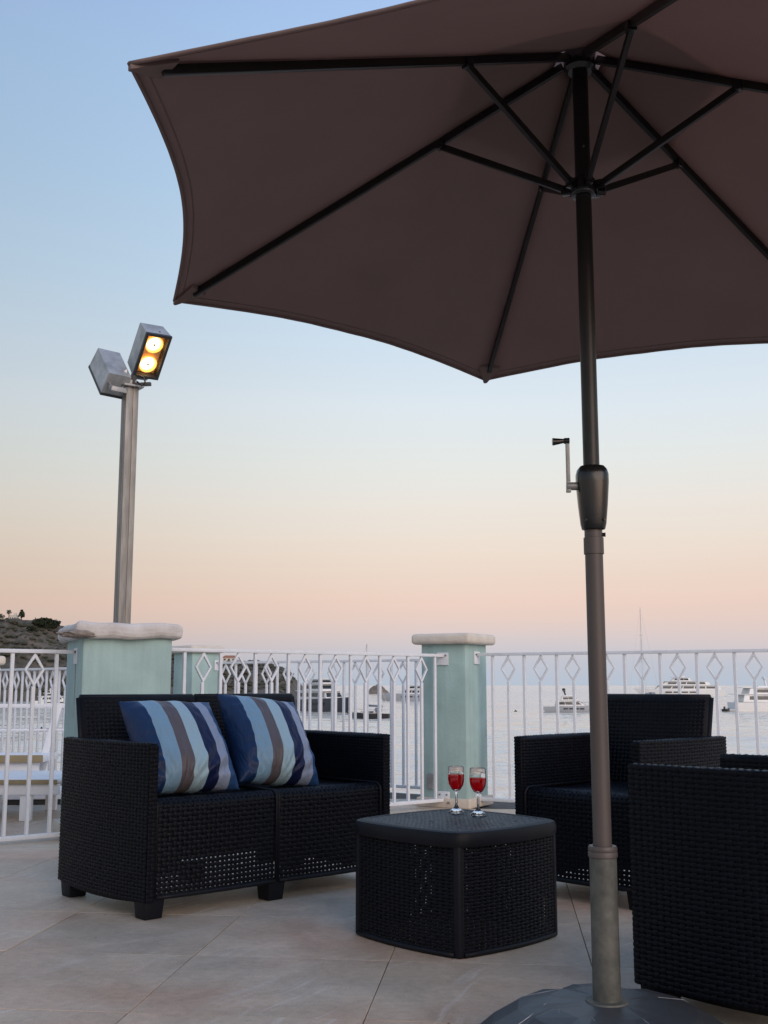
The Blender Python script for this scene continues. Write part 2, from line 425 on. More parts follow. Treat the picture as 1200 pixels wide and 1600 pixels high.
def filmmat():
    m = bpy.data.materials.new('film_wrapped_concrete'); m.use_nodes = True
    n = m.node_tree; b = n.nodes['Principled BSDF']; L = n.links
    b.inputs['Base Color'].default_value = (.038, .043, .050, 1)
    b.inputs['Roughness'].default_value = .5
    b.inputs['Coat Weight'].default_value = .15; b.inputs['Coat Roughness'].default_value = .3
    t = n.nodes.new('ShaderNodeTexCoord')
    nz = n.nodes.new('ShaderNodeTexNoise'); nz.inputs['Scale'].default_value = 5; nz.inputs['Detail'].default_value = 4; nz.inputs['Distortion'].default_value = 1
    L.new(t.outputs['Object'], nz.inputs['Vector'])
    bp = n.nodes.new('ShaderNodeBump'); bp.inputs['Strength'].default_value = .25; bp.inputs['Distance'].default_value = .02
    L.new(nz.outputs['Fac'], bp.inputs['Height']); L.new(bp.outputs[0], b.inputs['Normal']); L.new(bp.outputs[0], b.inputs['Coat Normal'])
    return m
M['film'] = filmmat()
M['crease_glint'] = mat('film_crease_glint', (.30, .31, .33), .25, var=.5, vscale=25)  # pale colour stands in for the highlight along the film creases

def seamat():
    m = bpy.data.materials.new('calm_sea_water'); m.use_nodes = True
    n = m.node_tree; b = n.nodes['Principled BSDF']; L = n.links
    b.inputs['Base Color'].default_value = (.72, .675, .585, 1)
    b.inputs['Roughness'].default_value = .10; b.inputs['IOR'].default_value = 1.6
    g = n.nodes.new('ShaderNodeNewGeometry')
    def wave(sx, sy, sc, dt, rot=0):
        mp = n.nodes.new('ShaderNodeMapping'); mp.inputs['Scale'].default_value = (sx, sy, 1); mp.inputs['Rotation'].default_value = (0, 0, rot)
        L.new(g.outputs['Position'], mp.inputs[0])
        z = n.nodes.new('ShaderNodeTexNoise'); z.inputs['Scale'].default_value = sc; z.inputs['Detail'].default_value = dt; z.inputs['Roughness'].default_value = .55
        L.new(mp.outputs[0], z.inputs['Vector']); return z
    a = wave(.22, .6, .9, 5, .1); c = wave(.035, .14, .5, 4, -.06); f = wave(.006, .05, .5, 3)
    h_ = wave(.20, .9, .5, 4, .05)
    a0 = n.nodes.new('ShaderNodeMath'); a0.operation = 'MULTIPLY_ADD'; a0.inputs[1].default_value = 3.5
    L.new(h_.outputs['Fac'], a0.inputs[0]); L.new(a.outputs['Fac'], a0.inputs[2])
    ad = n.nodes.new('ShaderNodeMath'); ad.operation = 'MULTIPLY_ADD'; ad.inputs[1].default_value = 8.0
    L.new(c.outputs['Fac'], ad.inputs[0]); L.new(a0.outputs[0], ad.inputs[2])
    bp = n.nodes.new('ShaderNodeBump'); bp.inputs['Distance'].default_value = .35
    # slicks: bands of smoother and rougher water
    r = n.nodes.new('ShaderNodeMapRange'); L.new(f.outputs['Fac'], r.inputs[0]); r.inputs[1].default_value = .35; r.inputs[2].default_value = .65; r.inputs[3].default_value = .35; r.inputs[4].default_value = .95
    L.new(r.outputs[0], bp.inputs['Strength'])
    L.new(ad.outputs[0], bp.inputs['Height']); L.new(bp.outputs[0], b.inputs['Normal'])
    return m
M['sea'] = seamat()
M['hill'] = mat('dry_scrub_and_rock', (.034, .039, .029), .95, col2=(.150, .125, .102), vscale=.32, detail=9, bump=.6, bscale=.5)
M['rock'] = mat('grey_brown_rock', (.11, .095, .08), .95, col2=(.24, .20, .165), vscale=.2, detail=9, bump=.8, bscale=.6)
M['scrub'] = mat('scrub_foliage', (.035, .042, .026), .9, col2=(.075, .07, .045), vscale=.6)
M['leaf'] = mat('dark_evergreen_leaves', (.020, .034, .018), .85, col2=(.045, .06, .030), vscale=1.2)
M['bark'] = mat('brown_bark', (.08, .055, .04), .9, var=.2, vscale=4)
M['housewall'] = mat('cream_house_wall', (.62, .58, .52), .85, var=.05, vscale=1)
M['roofred'] = mat('terracotta_roof', (.36, .15, .09), .85, var=.2, vscale=2)
M['window'] = mat('dark_window_glass', (.025, .03, .035), .12)
M['hullwhite'] = mat('white_gelcoat', (.76, .76, .75), .3, var=.04, vscale=.3)
M['hulldark'] = mat('dark_navy_hull', (.035, .042, .055), .25, var=.1, vscale=.3)
M['hullgrey'] = mat('silver_grey_hull', (.34, .36, .39), .28, var=.05, vscale=.3)
M['boatdark'] = mat('black_rubber', (.03, .03, .032), .6, var=.2, vscale=1)
M['canvas'] = mat('blue_grey_canvas', (.20, .23, .27), .8, var=.1, vscale=2)
M['mastmetal'] = mat('aluminium_mast', (.45, .45, .46), .4, .5, var=.05, vscale=1)
M['tan'] = mat('tan_mattress', (.30, .24, .14), .85, var=.1, vscale=7, bump=.3, bscale=200)
M['whiteplastic'] = mat('white_lounger_resin', (.74, .75, .78), .4, var=.04, vscale=5)

# ------------------------------------------------------------------ the terrace
P_L0 = Vector((-1.575, 5.85)); P_R = Vector((.545, 7.5))
TH = R(6.15)
U = Vector((math.sin(TH), math.cos(TH))); V = Vector((math.cos(TH), -math.sin(TH)))
edge = [(-6.5, 13.45), (-2.02, 8.92), (-1.95, 9.85), (-1.42, 9.85), (.62, 8.36), (.98, 7.93), (4.2, 6.2), (5.5, -3.0), (-6.5, -3.0)]
def inside(x, y, poly=edge):
    c = False
    for i in range(len(poly)):
        x1, y1 = poly[i]; x2, y2 = poly[i - 1]
        if (y1 > y) != (y2 > y) and x < (x2 - x1) * (y - y1) / (y2 - y1) + x1: c = not c
    return c
k = len(edge)
fl = put('terrace_floor', me_from('terrace_floor', [(x, y, -.012) for x, y in edge] + [(x, y, -.5) for x, y in edge],
         [tuple(range(k))[::-1], tuple(range(k, 2 * k))] + [(i, (i + 1) % k, k + (i + 1) % k, k + i) for i in range(k)], M['grout']), kind='structure')
inner = [(x * .99 , y * .985) for x, y in edge]
put('sea_wall', me_from('sea_wall', [(x, y, -.5) for x, y in inner] + [(x, y, -7) for x, y in inner],
         [(i, (i + 1) % k, k + (i + 1) % k, k + i) for i in range(k)], M['concrete']), kind='structure')

PT = .588
v0, u0 = -.940, 3.41
tb = MB(); tb.box((0, 0, 0), (PT - .0026, PT - .0026, .011))
tile_me = tb.mesh('tile', M['tile'], bevel=.0008, seg=1)
for i in range(-10, 11):
    for j in range(-6, 12):
        vc = v0 + (i + .5) * PT; uc = u0 + (j + .5) * PT
        c = V * vc + U * uc
        cs = [c + V * (a * PT / 2) + U * (b * PT / 2) for a in (-1, 1) for b in (-1, 1)]
        if not all(inside(q.x, q.y) for q in cs): continue
        if c.y < .5 or abs(c.x) > .42 * c.y + 1.75: continue
        if c.y > 8.2 and c.x > -1.0: continue
        o = put('tile', tile_me, fl, (c.x, c.y, -.0055 + random.uniform(-.0004, .0004)), (random.uniform(-.0012, .0012), random.uniform(-.0012, .0012), -TH + random.choice((0, math.pi / 2, math.pi, -math.pi / 2))))

# ------------------------------------------------------------------ pillars
def prism(name, c0, ang, s, z0, z1, m, parent, bevel=.012, grow=0, rough=0, seg=2):
    """square block, near corner c0, first side along ang, grown outwards on all sides"""
    a = Vector((math.cos(ang), math.sin(ang))); b = Vector((-math.sin(ang), math.cos(ang)))
    cc = Vector(c0) + a * s / 2 + b * s / 2
    w = s + 2 * grow
    me = bpy.data.meshes.new(name); bm = bmesh.new()
    bmesh.ops.create_cube(bm, size=1)
    for v in bm.verts: v.co = Vector((v.co.x * w, v.co.y * w, v.co.z * (z1 - z0)))
    bmesh.ops.bevel(bm, geom=bm.edges[:], offset=bevel, segments=seg, profile=.5, affect='EDGES')
    if rough:
        bmesh.ops.subdivide_edges(bm, edges=bm.edges[:], cuts=5, use_grid_fill=True)
        from mathutils import noise
        for v in bm.verts:
            d = noise.noise_vector(v.co * 7) * rough + noise.noise_vector(v.co * 22) * rough * .4
            v.co += d
    bm.to_mesh(me); bm.free(); me.materials.append(m)
    me.polygons.foreach_set('use_smooth', [True] * len(me.polygons))
    if not rough:
        try: me.set_sharp_from_angle(angle=R(30))
        except Exception: pass
    loc = Vector((cc.x, cc.y, (z0 + z1) / 2)) - Vector(parent.location)
    return put(name, me, parent, loc, (0, 0, ang))

AL = R(25.5)
pl = thing('pillar', 'mint green pillar behind the sofa with a thick chipped whitewashed stone cap', 'pillar', (-1.575, 5.85, 0))
prism('shaft', (-1.575, 5.85), AL, .475, 0.0, 1.05, M['mint'], pl, .012)
prism('plinth', (-1.575, 5.85), AL, .475, 0.0, .075, M['plinth'], pl, .01, grow=.03)
lc = prism('cap', (-1.575, 5.85), AL, .475, 1.045, 1.128, M['roughcap'], pl, .03, grow=.048, rough=.013, seg=3)
lc['label'] = 'chipped whitewashed cap with a dark broken corner'
# the broken corner: raw stone lump sunk in the cap edge
def lump(name, loc, sc_, m, parent, seed=0, sub=3, amp=.25):
    from mathutils import noise
    me = bpy.data.meshes.new(name); bm = bmesh.new()
    bmesh.ops.create_icosphere(bm, subdivisions=sub, radius=1)
    for v in bm.verts:
        v.co *= 1 + amp * noise.noise(v.co * 2.1 + Vector((seed, seed, 0))) + amp * .5 * noise.noise(v.co * 5 + Vector((seed, 0, seed)))
        v.co = Vector((v.co.x * sc_[0], v.co.y * sc_[1], v.co.z * sc_[2]))
    bm.to_mesh(me); bm.free(); me.materials.append(m)
    return put(name, me, parent, loc)
lump('broken_edge', (-.022, -.018, 1.066), (.105, .06, .024), M['chip'], pl, 3).rotation_euler = (0, 0, AL)

pr = thing('pillar', 'mint green pillar between the sofa and the armchair, with a clean beige concrete cap', 'pillar', (.545, 7.5, 0))
a_r = R(60)
prism('shaft', (.545, 7.5), a_r, .335, 0.0, 1.078, M['mint'], pr, .008)
prism('plinth', (.545, 7.5), a_r, .335, 0.0, .062, M['plinth'], pr, .008, grow=.028)
prism('cap', (.545, 7.5), a_r, .335, 1.076, 1.148, M['cap'], pr, .026, grow=.055, seg=4)
pb = thing('pillar', 'smaller mint green pillar standing behind the big pillar, with a pale flat cap', 'pillar', (-1.60, 9.35, 0))
prism('shaft', (-1.60, 9.35), R(45), .27, 0.0, 1.072, M['mint'], pb, .008)
prism('cap', (-1.60, 9.35), R(45), .27, 1.07, 1.132, M['cap'], pb, .022, grow=.04, seg=3)
pf = thing('pillar', 'distant mint green pillar at the far left end of the lounger terrace railing', 'pillar', (-3.88, 10.35, 0))
prism('shaft', (-3.88, 10.35), R(40), .33, 0.0, .99, M['mint'], pf, .008)
prism('cap', (-3.88, 10.35), R(40), .33, .988, 1.075, M['cap'], pf, .028, grow=.05, seg=3)

# small weathered steel box low on the clean pillar's left face
def on_face(c0, ang_dir, t, off):   # point on a face: from corner along direction, pushed out
    d = Vector((math.cos(ang_dir), math.sin(ang_dir)))
    nrm = Vector((d.y, -d.x))
    return Vector(c0) + d * t + nrm * off
fdir = R(150)                      # left face of right pillar runs this way from the near corner
fn_ = Vector((-math.sin(R(30)), -math.cos(R(30))))
q = Vector((.545, 7.5)) + Vector((math.cos(fdir), math.sin(fdir))) * .262 + fn_ * .012
cb = cbox('conduit_box', (q.x - .545, q.y - 7.5, .165), (.045, .03, .10), M['galv'], pr, .004, rot=(0, 0, fdir))
# rusty stains' source: two anchor bolts on the plinth
for t in (.12, .30):
    q = Vector((.545, 7.5)) + Vector((math.cos(fdir), math.sin(fdir))) * t + fn_ * .03
    cbox('anchor_bolt', (q.x - .545, q.y - 7.5, .035), (.018, .014, .014), M['post'], pr, .003, rot=(0, 0, fdir))

# ------------------------------------------------------------------ railings
bar_cache = {}
def railing(label, p0, p1, zt, zb, t0, pitch, first='bar', brackets=(True, False), bang=(0, 0), group=None):
    p0 = Vector(p0); p1 = Vector(p1); d = (p1 - p0); Lr = d.length
    rz = math.atan2(d.y, d.x)
    t = thing('railing', label, 'railing', (p0.x, p0.y, 0), rz, group)
    b = MB(); b.box((Lr / 2, 0, zt - .010), (Lr, .036, .020)); put('top_rail', b.mesh('top_rail', M['white'], bevel=.003), t)
    b = MB(); b.box((Lr / 2, 0, zb), (Lr, .034, .022)); put('bottom_rail', b.mesh('bottom_rail', M['white'], bevel=.003), t)
    key = (round(zt, 3), round(zb, 3))
    if key not in bar_cache:
        h = zt - .020 - (zb + .011)
        b = MB(); b.box((0, 0, h / 2), (.0185, .0185, h)); m1 = b.mesh('bar', M['white'], bevel=.002, seg=1)
        hd = .172
        b = MB(); b.box((0, 0, (h - hd) / 2), (.0185, .0185, h - hd)); m2 = b.mesh('stem', M['white'], bevel=.002, seg=1)
        # the lozenge: one closed frame of flat bar
        b = MB(); hw = .054; w = .009; zt_ = h; zm = h - hd / 2; zl = h - hd
        o_ = [(0, zt_ + .004), (hw, zm), (0, zl - .004), (-hw, zm)]
        ii = [(0, zt_ - .024), (hw - w * 1.35, zm), (0, zl + .020), (-hw + w * 1.35, zm)]
        vs = [(x, y, z) for y in (-.008, .008) for x, z in o_] + [(x, y, z) for y in (-.008, .008) for x, z in ii]
        fs = []
        for i in range(4):
            j = (i + 1) % 4
            fs += [(i, j, 4 + j, 4 + i), (8 + i, 12 + i, 12 + j, 8 + j), (i, 8 + i, 8 + j, j), (4 + i, 4 + j, 12 + j, 12 + i)]
        b.add(vs, fs); m3 = b.mesh('lozenge', M['white'], bevel=.0015, seg=1)
        bar_cache[key] = (m1, m2, m3)
    m1, m2, m3 = bar_cache[key]
    tt = t0; odd = first == 'bar'
    while tt < Lr - .02:
        if odd: put('bar', m1, t, (tt, 0, zb + .011), (0, 0, random.uniform(-.03, .03)))
        else:
            sft = random.uniform(-.003, .003)
            st = put('stem', m2, t, (tt + sft, 0, zb + .011), (0, 0, 0))
            put('lozenge', m3, t, (tt + sft, 0, zb + .011), (0, random.uniform(-.006, .006), random.uniform(-.05, .05)))
        odd = not odd; tt += pitch
    for e_, on in enumerate(brackets):
        if not on: continue
        x = 0 if e_ == 0 else Lr
        for z in (zt - .032, zb + .012):
            br = cbox('bracket', (x, 0, z), (.010, .085, .085), M['white'], t, .003, rot=(0, 0, bang[e_] - rz))
            for sy in (-.026, .026):
                b = MB(); b.tube([(0, 0, 0), (.008, 0, 0)], .006, 6)
                put('bolt', b.mesh('bolt', M['bolt']), br, (.005 if e_ == 0 else -.013, sy, .022))
    return t

nleft = Vector((-.866, .5))
rp_l = Vector((.545, 7.5)) + nleft * .168 + fn_ * .005         # middle of the clean pillar's left face
nr = Vector((math.sin(R(60)), -math.cos(R(60))))
rp_r = Vector((.545, 7.5)) + Vector((.5, .866)) * .168 + nr * .005
midend = Vector((-1.24, 6.27)) + Vector((.9, .43)) * .01
railing('white lozenge railing between the two big mint pillars, behind the sofa', rp_l, midend, 1.010, .05, .072, .118, 'bar', (True, True), (R(240), R(205.5)))
rdir = Vector((.877, -.48))
railing('white lozenge railing behind the armchairs, running right from the clean pillar', rp_r, rp_r + rdir * 3.6, 1.018, .05, .116, .114, 'bar', (True, False), (R(-30), 0))
l0 = Vector((-1.660, 6.03))
railing('white lozenge railing left of the chipped pillar, in front of the loungers', l0, l0 + Vector((-.80, -.60)) * 2.4, .988, .030, .105, .118, 'bar', (True, False), (R(205.5), 0))
railing('distant white lozenge railing above the water, behind the loungers at far left', (-2.08, 8.80), (-3.72, 10.50), .95, .05, .06, .112, 'bar', (False, False))
railing('white lozenge railing farther back, from the small rear pillar to behind the clean pillar', (-1.415, 9.54), (.50, 8.33), 1.0, .05, .09, .110, 'stem', (True, False), (R(-30), 0))

# rust that has run down the chipped pillar below its bracket
lf = Vector((-.43, .9)); ln = Vector((-.9, -.43))
q0 = Vector((-1.575, 5.85)) + lf * .185 + ln * .0012
M['rust'] = mat('rust_stain', (.20, .115, .06), .9, col2=(.30, .30, .24), vscale=30)
vs = []; fs = []
for i in range(15):
    z = .915 - .021 * i; w_ = .0055 * (1 - i / 15) + .0012 * math.sin(i * 2.1) + .001
    for sg in (-1, 1):
        p = q0 + lf * (sg * w_ + .002 * math.sin(i * .9)); vs.append((p.x + 1.575, p.y - 5.85, z))
for i in range(14): fs.append((2 * i, 2 * i + 1, 2 * i + 3, 2 * i + 2))
put('rust_stain', me_from('rust_stain', vs, fs, M['rust']), pl)

# ------------------------------------------------------------------ rattan seats
def rattan_arm(side, D, Wd, name='arm', z0=.05, z1=.602):
    """arm panel, side = -1 left / +1 right, bulging outwards; local frame of the seat"""
    mb = MB()
    xi = Wd / 2 - .036
    bul = lambda y: .026 * (1 - (2 * y / D) ** 2)
    # core
    n = 12
    vs = []; fs = []
    for i in range(n + 1):
        y = -D / 2 + D * i / n; xo = Wd / 2 + bul(y)
        zb_ = z0 + .012 * (2 * y / D) ** 2
        sec = [(xi, zb_), (xo - .004, zb_), (xo - .003, z1 - .014), (xo - .010, z1 - .004), (xi + .008, z1 - .004), (xi, z1 - .014)]
        vs += [(side * x, y, z) for x, z in sec]
    m_ = 6
    for i in range(n):
        for k_ in range(m_):
            fs.append((i * m_ + k_, i * m_ + (k_ + 1) % m_, (i + 1) * m_ + (k_ + 1) % m_, (i + 1) * m_ + k_))
    fs += [tuple(range(m_)), tuple(n * m_ + k_ for k_ in range(m_))]
    mb.add(vs, fs)
    def outer(u, v):
        y = -D / 2 + D * u; x = Wd / 2 + bul(y) + .0005; z = z0 + .01 + (z1 - .014 - z0) * v
        N = A3(side * np.ones_like(u), 8 * .026 * y / D ** 2 * 1.0, np.zeros_like(u)); N /= np.linalg.norm(N, axis=1)[:, None]
        return A3(side * x, y, z), N
    def inner(u, v):
        y = -D / 2 + D * u; z = z0 + .25 + (z1 - .014 - z0 - .25) * v
        return A3(side * (xi - .001) * np.ones_like(u), y, z), A3(-side * np.ones_like(u), 0 * u, 0 * u)
    def top(u, v):
        y = -D / 2 + D * u; xo = Wd / 2 + bul(y) - .002
        return A3(side * (xi + .002 + (xo - xi - .004) * v), y, z1 - .003 - .010 * (2 * v - 1) ** 4), A3(0 * u, 0 * u, np.ones_like(u))
    def front(u, v):
        return A3(side * (xi + .002 + .032 * u), np.full_like(u, -D / 2 - .0015), z0 + .01 + (z1 - .022 - z0) * v), A3(0 * u, -np.ones_like(u), 0 * u)
    def back(u, v):
        return A3(side * (xi + .002 + .032 * u), np.full_like(u, D / 2 + .0015), z0 + .01 + (z1 - .022 - z0) * v), A3(0 * u, np.ones_like(u), 0 * u)
    weave(mb, outer, round(D / .0195), 43, .0021, .80, .72)
    weave(mb, inner, round(D / .0195), 24, .0021, .80, .72)
    weave(mb, top, round(D / .0195), 2, .0021, .86, .8)
    weave(mb, front, 2, 36, .0016, .8, .8)
    weave(mb, back, 2, 36, .0016, .8, .8)
    me = mb.mesh(name, M['wicker'])
    me.polygons.foreach_set('use_smooth', [True] * len(me.polygons))
    return me

def rattan_seat(w, D, name='seat'):
    """seat top that rolls over the front edge and drops as an open woven front"""
    yb = D / 2 - .11; yf = -D / 2 + .012; r = .028; zt = .402; zb = .070
    l1 = yb - (yf + r); l2 = r * math.pi / 2; l3 = zt - r - zb
    T = l1 + l2 + l3
    def prof(v):
        s_ = v * T
        y = np.where(s_ < l1, yb - s_, np.where(s_ < l1 + l2, yf + r - r * np.sin((s_ - l1) / r), yf))
        z = np.where(s_ < l1, zt - .012 * np.sin(np.pi * np.clip(s_ / l1, 0, 1)), np.where(s_ < l1 + l2, zt - r + r * np.cos((s_ - l1) / r), zt - r - (s_ - l1 - l2)))
        ny = np.where(s_ < l1, 0, np.where(s_ < l1 + l2, -np.sin((s_ - l1) / r), -1.0)); nz = np.where(s_ < l1, 1, np.where(s_ < l1 + l2, np.cos((s_ - l1) / r), 0.0))
        return y, z, ny, nz
    def fn(u, v):
        y, z, ny, nz = prof(v)
        x = (u - .5) * (w - .024)
        y = y - .014 * (1 - (2 * u - 1) ** 2) * np.clip((v * T - l1) / .05, 0, 1)
        return A3(x, y, z), A3(0 * u, ny, nz)
    mb = MB()
    weave(mb, fn, round(w / .0205), round(T / .0168), .0026, .78, .72)
    me = mb.mesh(name, M['wicker']); me.polygons.foreach_set('use_smooth', [True] * len(me.polygons))
    rb = MB()
    for sx in (-1, 1):
        vv = np.concatenate([[0], np.linspace(l1 / T, (l1 + l2) / T, 6), [1]])
        y, z, _, _ = prof(vv)
        rb.tube([(sx * (w / 2 - .005), a - .001, c) for a, c in zip(y, z)], .0060, 8)
    y, z, _, _ = prof(np.array([1.0]))
    xs = np.linspace(-.5, .5, 9)
    rb.tube([(x * (w - .02), yf - .014 * (1 - 4 * x * x), zb + .002) for x in xs], .0085, 8)
    rim = rb.mesh('rim', M['smoothplastic'], smooth=True)
    return me, rim

def rattan_back(w, D, name='backrest'):
    y0, z0, y1, z1 = D / 2 - .135, .36, D / 2 - .050, .762
    th = .034
    d = Vector((0, y1 - y0, z1 - z0)); L_ = d.length; d.normalize(); n_ = Vector((0, -d.z, d.y))
    mb = MB()
    # core slab with eased top
    def P(x, s_, o): q_ = Vector((x, y0, z0)) + d * s_ + n_ * o; return q_
    sec = [(0, 0), (L_ - .012, 0), (L_ - .003, -.010), (L_ - .003, -th + .010), (L_ - .012, -th), (0, -th)]
    vs = [P(sx * (w / 2 - .003), a, b) for sx in (-1, 1) for a, b in sec]
    mb.add(vs, [tuple(range(6)), tuple(range(6, 12))] + [(i, (i + 1) % 6, 6 + (i + 1) % 6, 6 + i) for i in range(6)])
    def mk(off, sgn, s0, s1):
        def fn(u, v):
            x = (u - .5) * (w - .03); s_ = s0 + (s1 - s0) * v
            p = np.array([0, y0, z0]) + s_[:, None] * np.array(d) + off * np.array(n_)
            p[:, 0] = x
            return p, np.tile(np.array(n_) * sgn, (len(u), 1))
        return fn
    weave(mb, mk(.001, 1, .0, L_ - .018), round(w / .0205), round(L_ / .0165), .0024, .74, .62)
    weave(mb, mk(-th - .001, -1, 0, L_ - .018), round(w / .0205), round(L_ / .0165), .0024, .74, .62)
    me = mb.mesh(name, M['wicker']); me.polygons.foreach_set('use_smooth', [True] * len(me.polygons))
    rb = MB()
    for sx in (-1, 1):
        rb.tube([P(sx * (w / 2 - .007), a, -th / 2) for a in (0, L_ - .008)], .019, 8, flat=.45)
    rb.tube([P(x, L_ - .006, -th / 2) for x in (-w / 2 + .006, w / 2 - .006)], .012, 8)
    return me, rb.mesh('rim', M['smoothplastic'], smooth=True)

def leg_mesh():
    b = MB(); a = .034; c = .040
    b.hexa([(-a, -a, 0), (a, -a, 0), (-a, a, 0), (a, a, 0), (-c, -c, .072), (c, -c, .072), (-c, c, .072), (c, c, .072)])
    return b.mesh('leg', M['smoothplastic'], bevel=.005)
LEG = leg_mesh()

def seat_unit(name, label, cat, loc, rz, Wd, D, seats, group=None):
    t = thing(name, label, cat, (*loc, 0), rz, group)
    for sd_ in (-1, 1): put('arm', rattan_arm(sd_, D, Wd), t)
    wi = (Wd - .072 - .004) / seats
    sm, srim = rattan_seat(wi - .001, D); bm_, brim = rattan_back(wi - .001, D)
    for i in range(seats):
        x = (i - (seats - 1) / 2) * wi
        s1 = put('seat', sm, t, (x, 0, 0)); put('rim', srim, s1)
        s2 = put('backrest', bm_, t, (x, 0, 0)); put('rim', brim, s2)
    b = MB(); b.box((0, D / 2 - .135, .245), (Wd - .075, .016, .28)); put('rear_panel', b.mesh('rear_panel', M['smoothplastic'], bevel=.004), t)
    b = MB()
    for i in range(seats + 1): b.box(((i - seats / 2) * wi * (1 if 0 < i < seats else .96), 0, .365), (.022, D - .22, .03))
    put('seat_beam', b.mesh('seat_beam', M['smoothplastic']), t)
    for i in range(seats):
        x = (i - (seats - 1) / 2) * wi
        b = MB(); b.box((x - .02, .03, .23), (wi * .30, .012, .30)); b.box((x + wi * .30, .09, .25), (wi * .12, .012, .26))  # unseen plates added to block light showing through the middle of the weave
        put('added_baffle', b.mesh('added_baffle', M['smoothplastic']), t)
    xs = [-1, 1] + ([0] if seats > 1 else [])
    for x in xs:
        for y in (-1, 1):
            put('leg', LEG, t, (x * (Wd / 2 - .045), y * (D / 2 - .05), 0))
    return t

a_s = R(42); ws = Vector((math.cos(a_s), math.sin(a_s))); bs = Vector((-math.sin(a_s), math.cos(a_s)))
SO = Vector((-.82, 3.97)); SW, SD = 1.137, .66
sc_ = SO + ws * SW / 2 + bs * SD / 2
seat_unit('rattan_sofa', 'black rattan two seat sofa carrying two striped cushions', 'sofa', sc_, a_s, SW, SD, 2)
a1 = R(-46); w1 = Vector((math.cos(a1), math.sin(a1))); b1 = Vector((-math.sin(a1), math.cos(a1)))
c1 = Vector((.522, 4.53)) + w1 * .29 + b1 * .31
ch = seat_unit('rattan_armchair', 'black rattan armchair behind the parasol pole, facing the table, its backrest seen against the railing', 'armchair', c1, a1, .585, .62, 1, 'black rattan armchairs')
# nearest armchair: its front edge runs from near the pole away from the camera
f2 = Vector((.66, .75)).normalized(); bb2 = Vector((f2.y, -f2.x))      # arm direction, back of the chair to the right and near
c2 = Vector((.632, 2.945)) + f2 * .29 + bb2 * .31
ch2 = copy_tree(ch)
ch2.location = (c2.x, c2.y, 0)
# local -y is the front: local +y must point along bb2
ch2.rotation_euler = (0, 0, math.atan2(bb2.y, bb2.x) - math.pi / 2)
ch2['label'] = 'nearest black rattan armchair at the right edge, its outer side panel towards the camera'

# ------------------------------------------------------------------ the rattan cube table
tf, tl_, tr_ = Vector((.22, 3.455)), Vector((-.096, 3.78)), Vector((.565, 3.761))
tcn = (tl_ + tr_) / 2; S = .466; ta = R(43)
tbl = thing('rattan_table', 'low black rattan cube table holding the two glasses', 'coffee table', (tcn.x, tcn.y, 0), ta)
TB = .026
def tside(rot):
    c, s_ = math.cos(rot), math.sin(rot)
    def fn(u, v):
        x = (u - .5) * (S - .030); y = -(S / 2 - .004) - TB * (1 - (2 * x / S) ** 2); z = .012 + (.322 - .012) * v
        nx = -8 * TB * x / S ** 2; N = A3(nx, -np.ones_like(u), 0 * u); N /= np.linalg.norm(N, axis=1)[:, None]
        return A3(c * x - s_ * y, s_ * x + c * y, z), A3(c * N[:, 0] - s_ * N[:, 1], s_ * N[:, 0] + c * N[:, 1], N[:, 2])
    mb = MB(); weave(mb, fn, 20, 30, .0022, .76, .70)
    me = mb.mesh('side_panel', M['wicker']); me.polygons.foreach_set('use_smooth', [True] * len(me.polygons))
    return me
for q_ in range(4):
    put('side_panel', tside(q_ * math.pi / 2), tbl)
    # smooth corner post
    b = MB()
    b.hexa([(-S / 2, -S / 2, 0), (-S / 2 + .021, -S / 2 - .004, 0), (-S / 2 - .004, -S / 2 + .021, 0), (-S / 2 + .03, -S / 2 + .03, 0),
            (-S / 2, -S / 2, .325), (-S / 2 + .021, -S / 2 - .004, .325), (-S / 2 - .004, -S / 2 + .021, .325), (-S / 2 + .03, -S / 2 + .03, .325)])
    put('corner_post', b.mesh('corner_post', M['smoothplastic'], bevel=.008, seg=3), tbl, rot=(0, 0, q_ * math.pi / 2))
b = MB()
for q_ in range(4):
    c, s_ = math.cos(q_ * math.pi / 2), math.sin(q_ * math.pi / 2)
    pts = []
    for x in np.linspace(-S / 2 + .02, S / 2 - .02, 9):
        y = -(S / 2 - .003) - TB * (1 - (2 * x / S) ** 2); pts.append((c * x - s_ * y, s_ * x + c * y, .009))
    b.tube(pts, .0085, 6)
put('bottom_rim', b.mesh('bottom_rim', M['smoothplastic'], smooth=True), tbl)
# lid
nseg = 14
def outline(grow):
    o = []
    for q_ in range(4):
        c, s_ = math.cos(q_ * math.pi / 2), math.sin(q_ * math.pi / 2)
        for i in range(nseg):
            x = -S / 2 + S * (i + .5) / nseg
            y = -(S / 2) - TB * (1 - (2 * x / S) ** 2)
            if i == 0 or i == nseg - 1: y += .006
            k_ = 1 + grow / (S / 2)
            o.append(((c * x - s_ * y) * k_, (s_ * x + c * y) * k_))
    return o
mb = MB(); rings = [(.002, .318), (.008, .319), (.010, .326), (.010, .352), (.006, .361), (-.002, .3645), (-.016, .3645), (-.018, .361)]
vs = []; fs = []
for g_, z in rings: vs += [(x, y, z) for x, y in outline(g_)]
no = 4 * nseg
for i in range(len(rings) - 1):
    for k_ in range(no): fs.append((i * no + k_, i * no + (k_ + 1) % no, (i + 1) * no + (k_ + 1) % no, (i + 1) * no + k_))
fs.append(tuple((len(rings) - 1) * no + k_ for k_ in range(no))); fs.append(tuple(range(no))[::-1])
mb.add(vs, fs)
lid = put('lid', mb.mesh('lid', M['smoothplastic'], smooth=True), tbl)
lid.data.set_sharp_from_angle(angle=R(40))
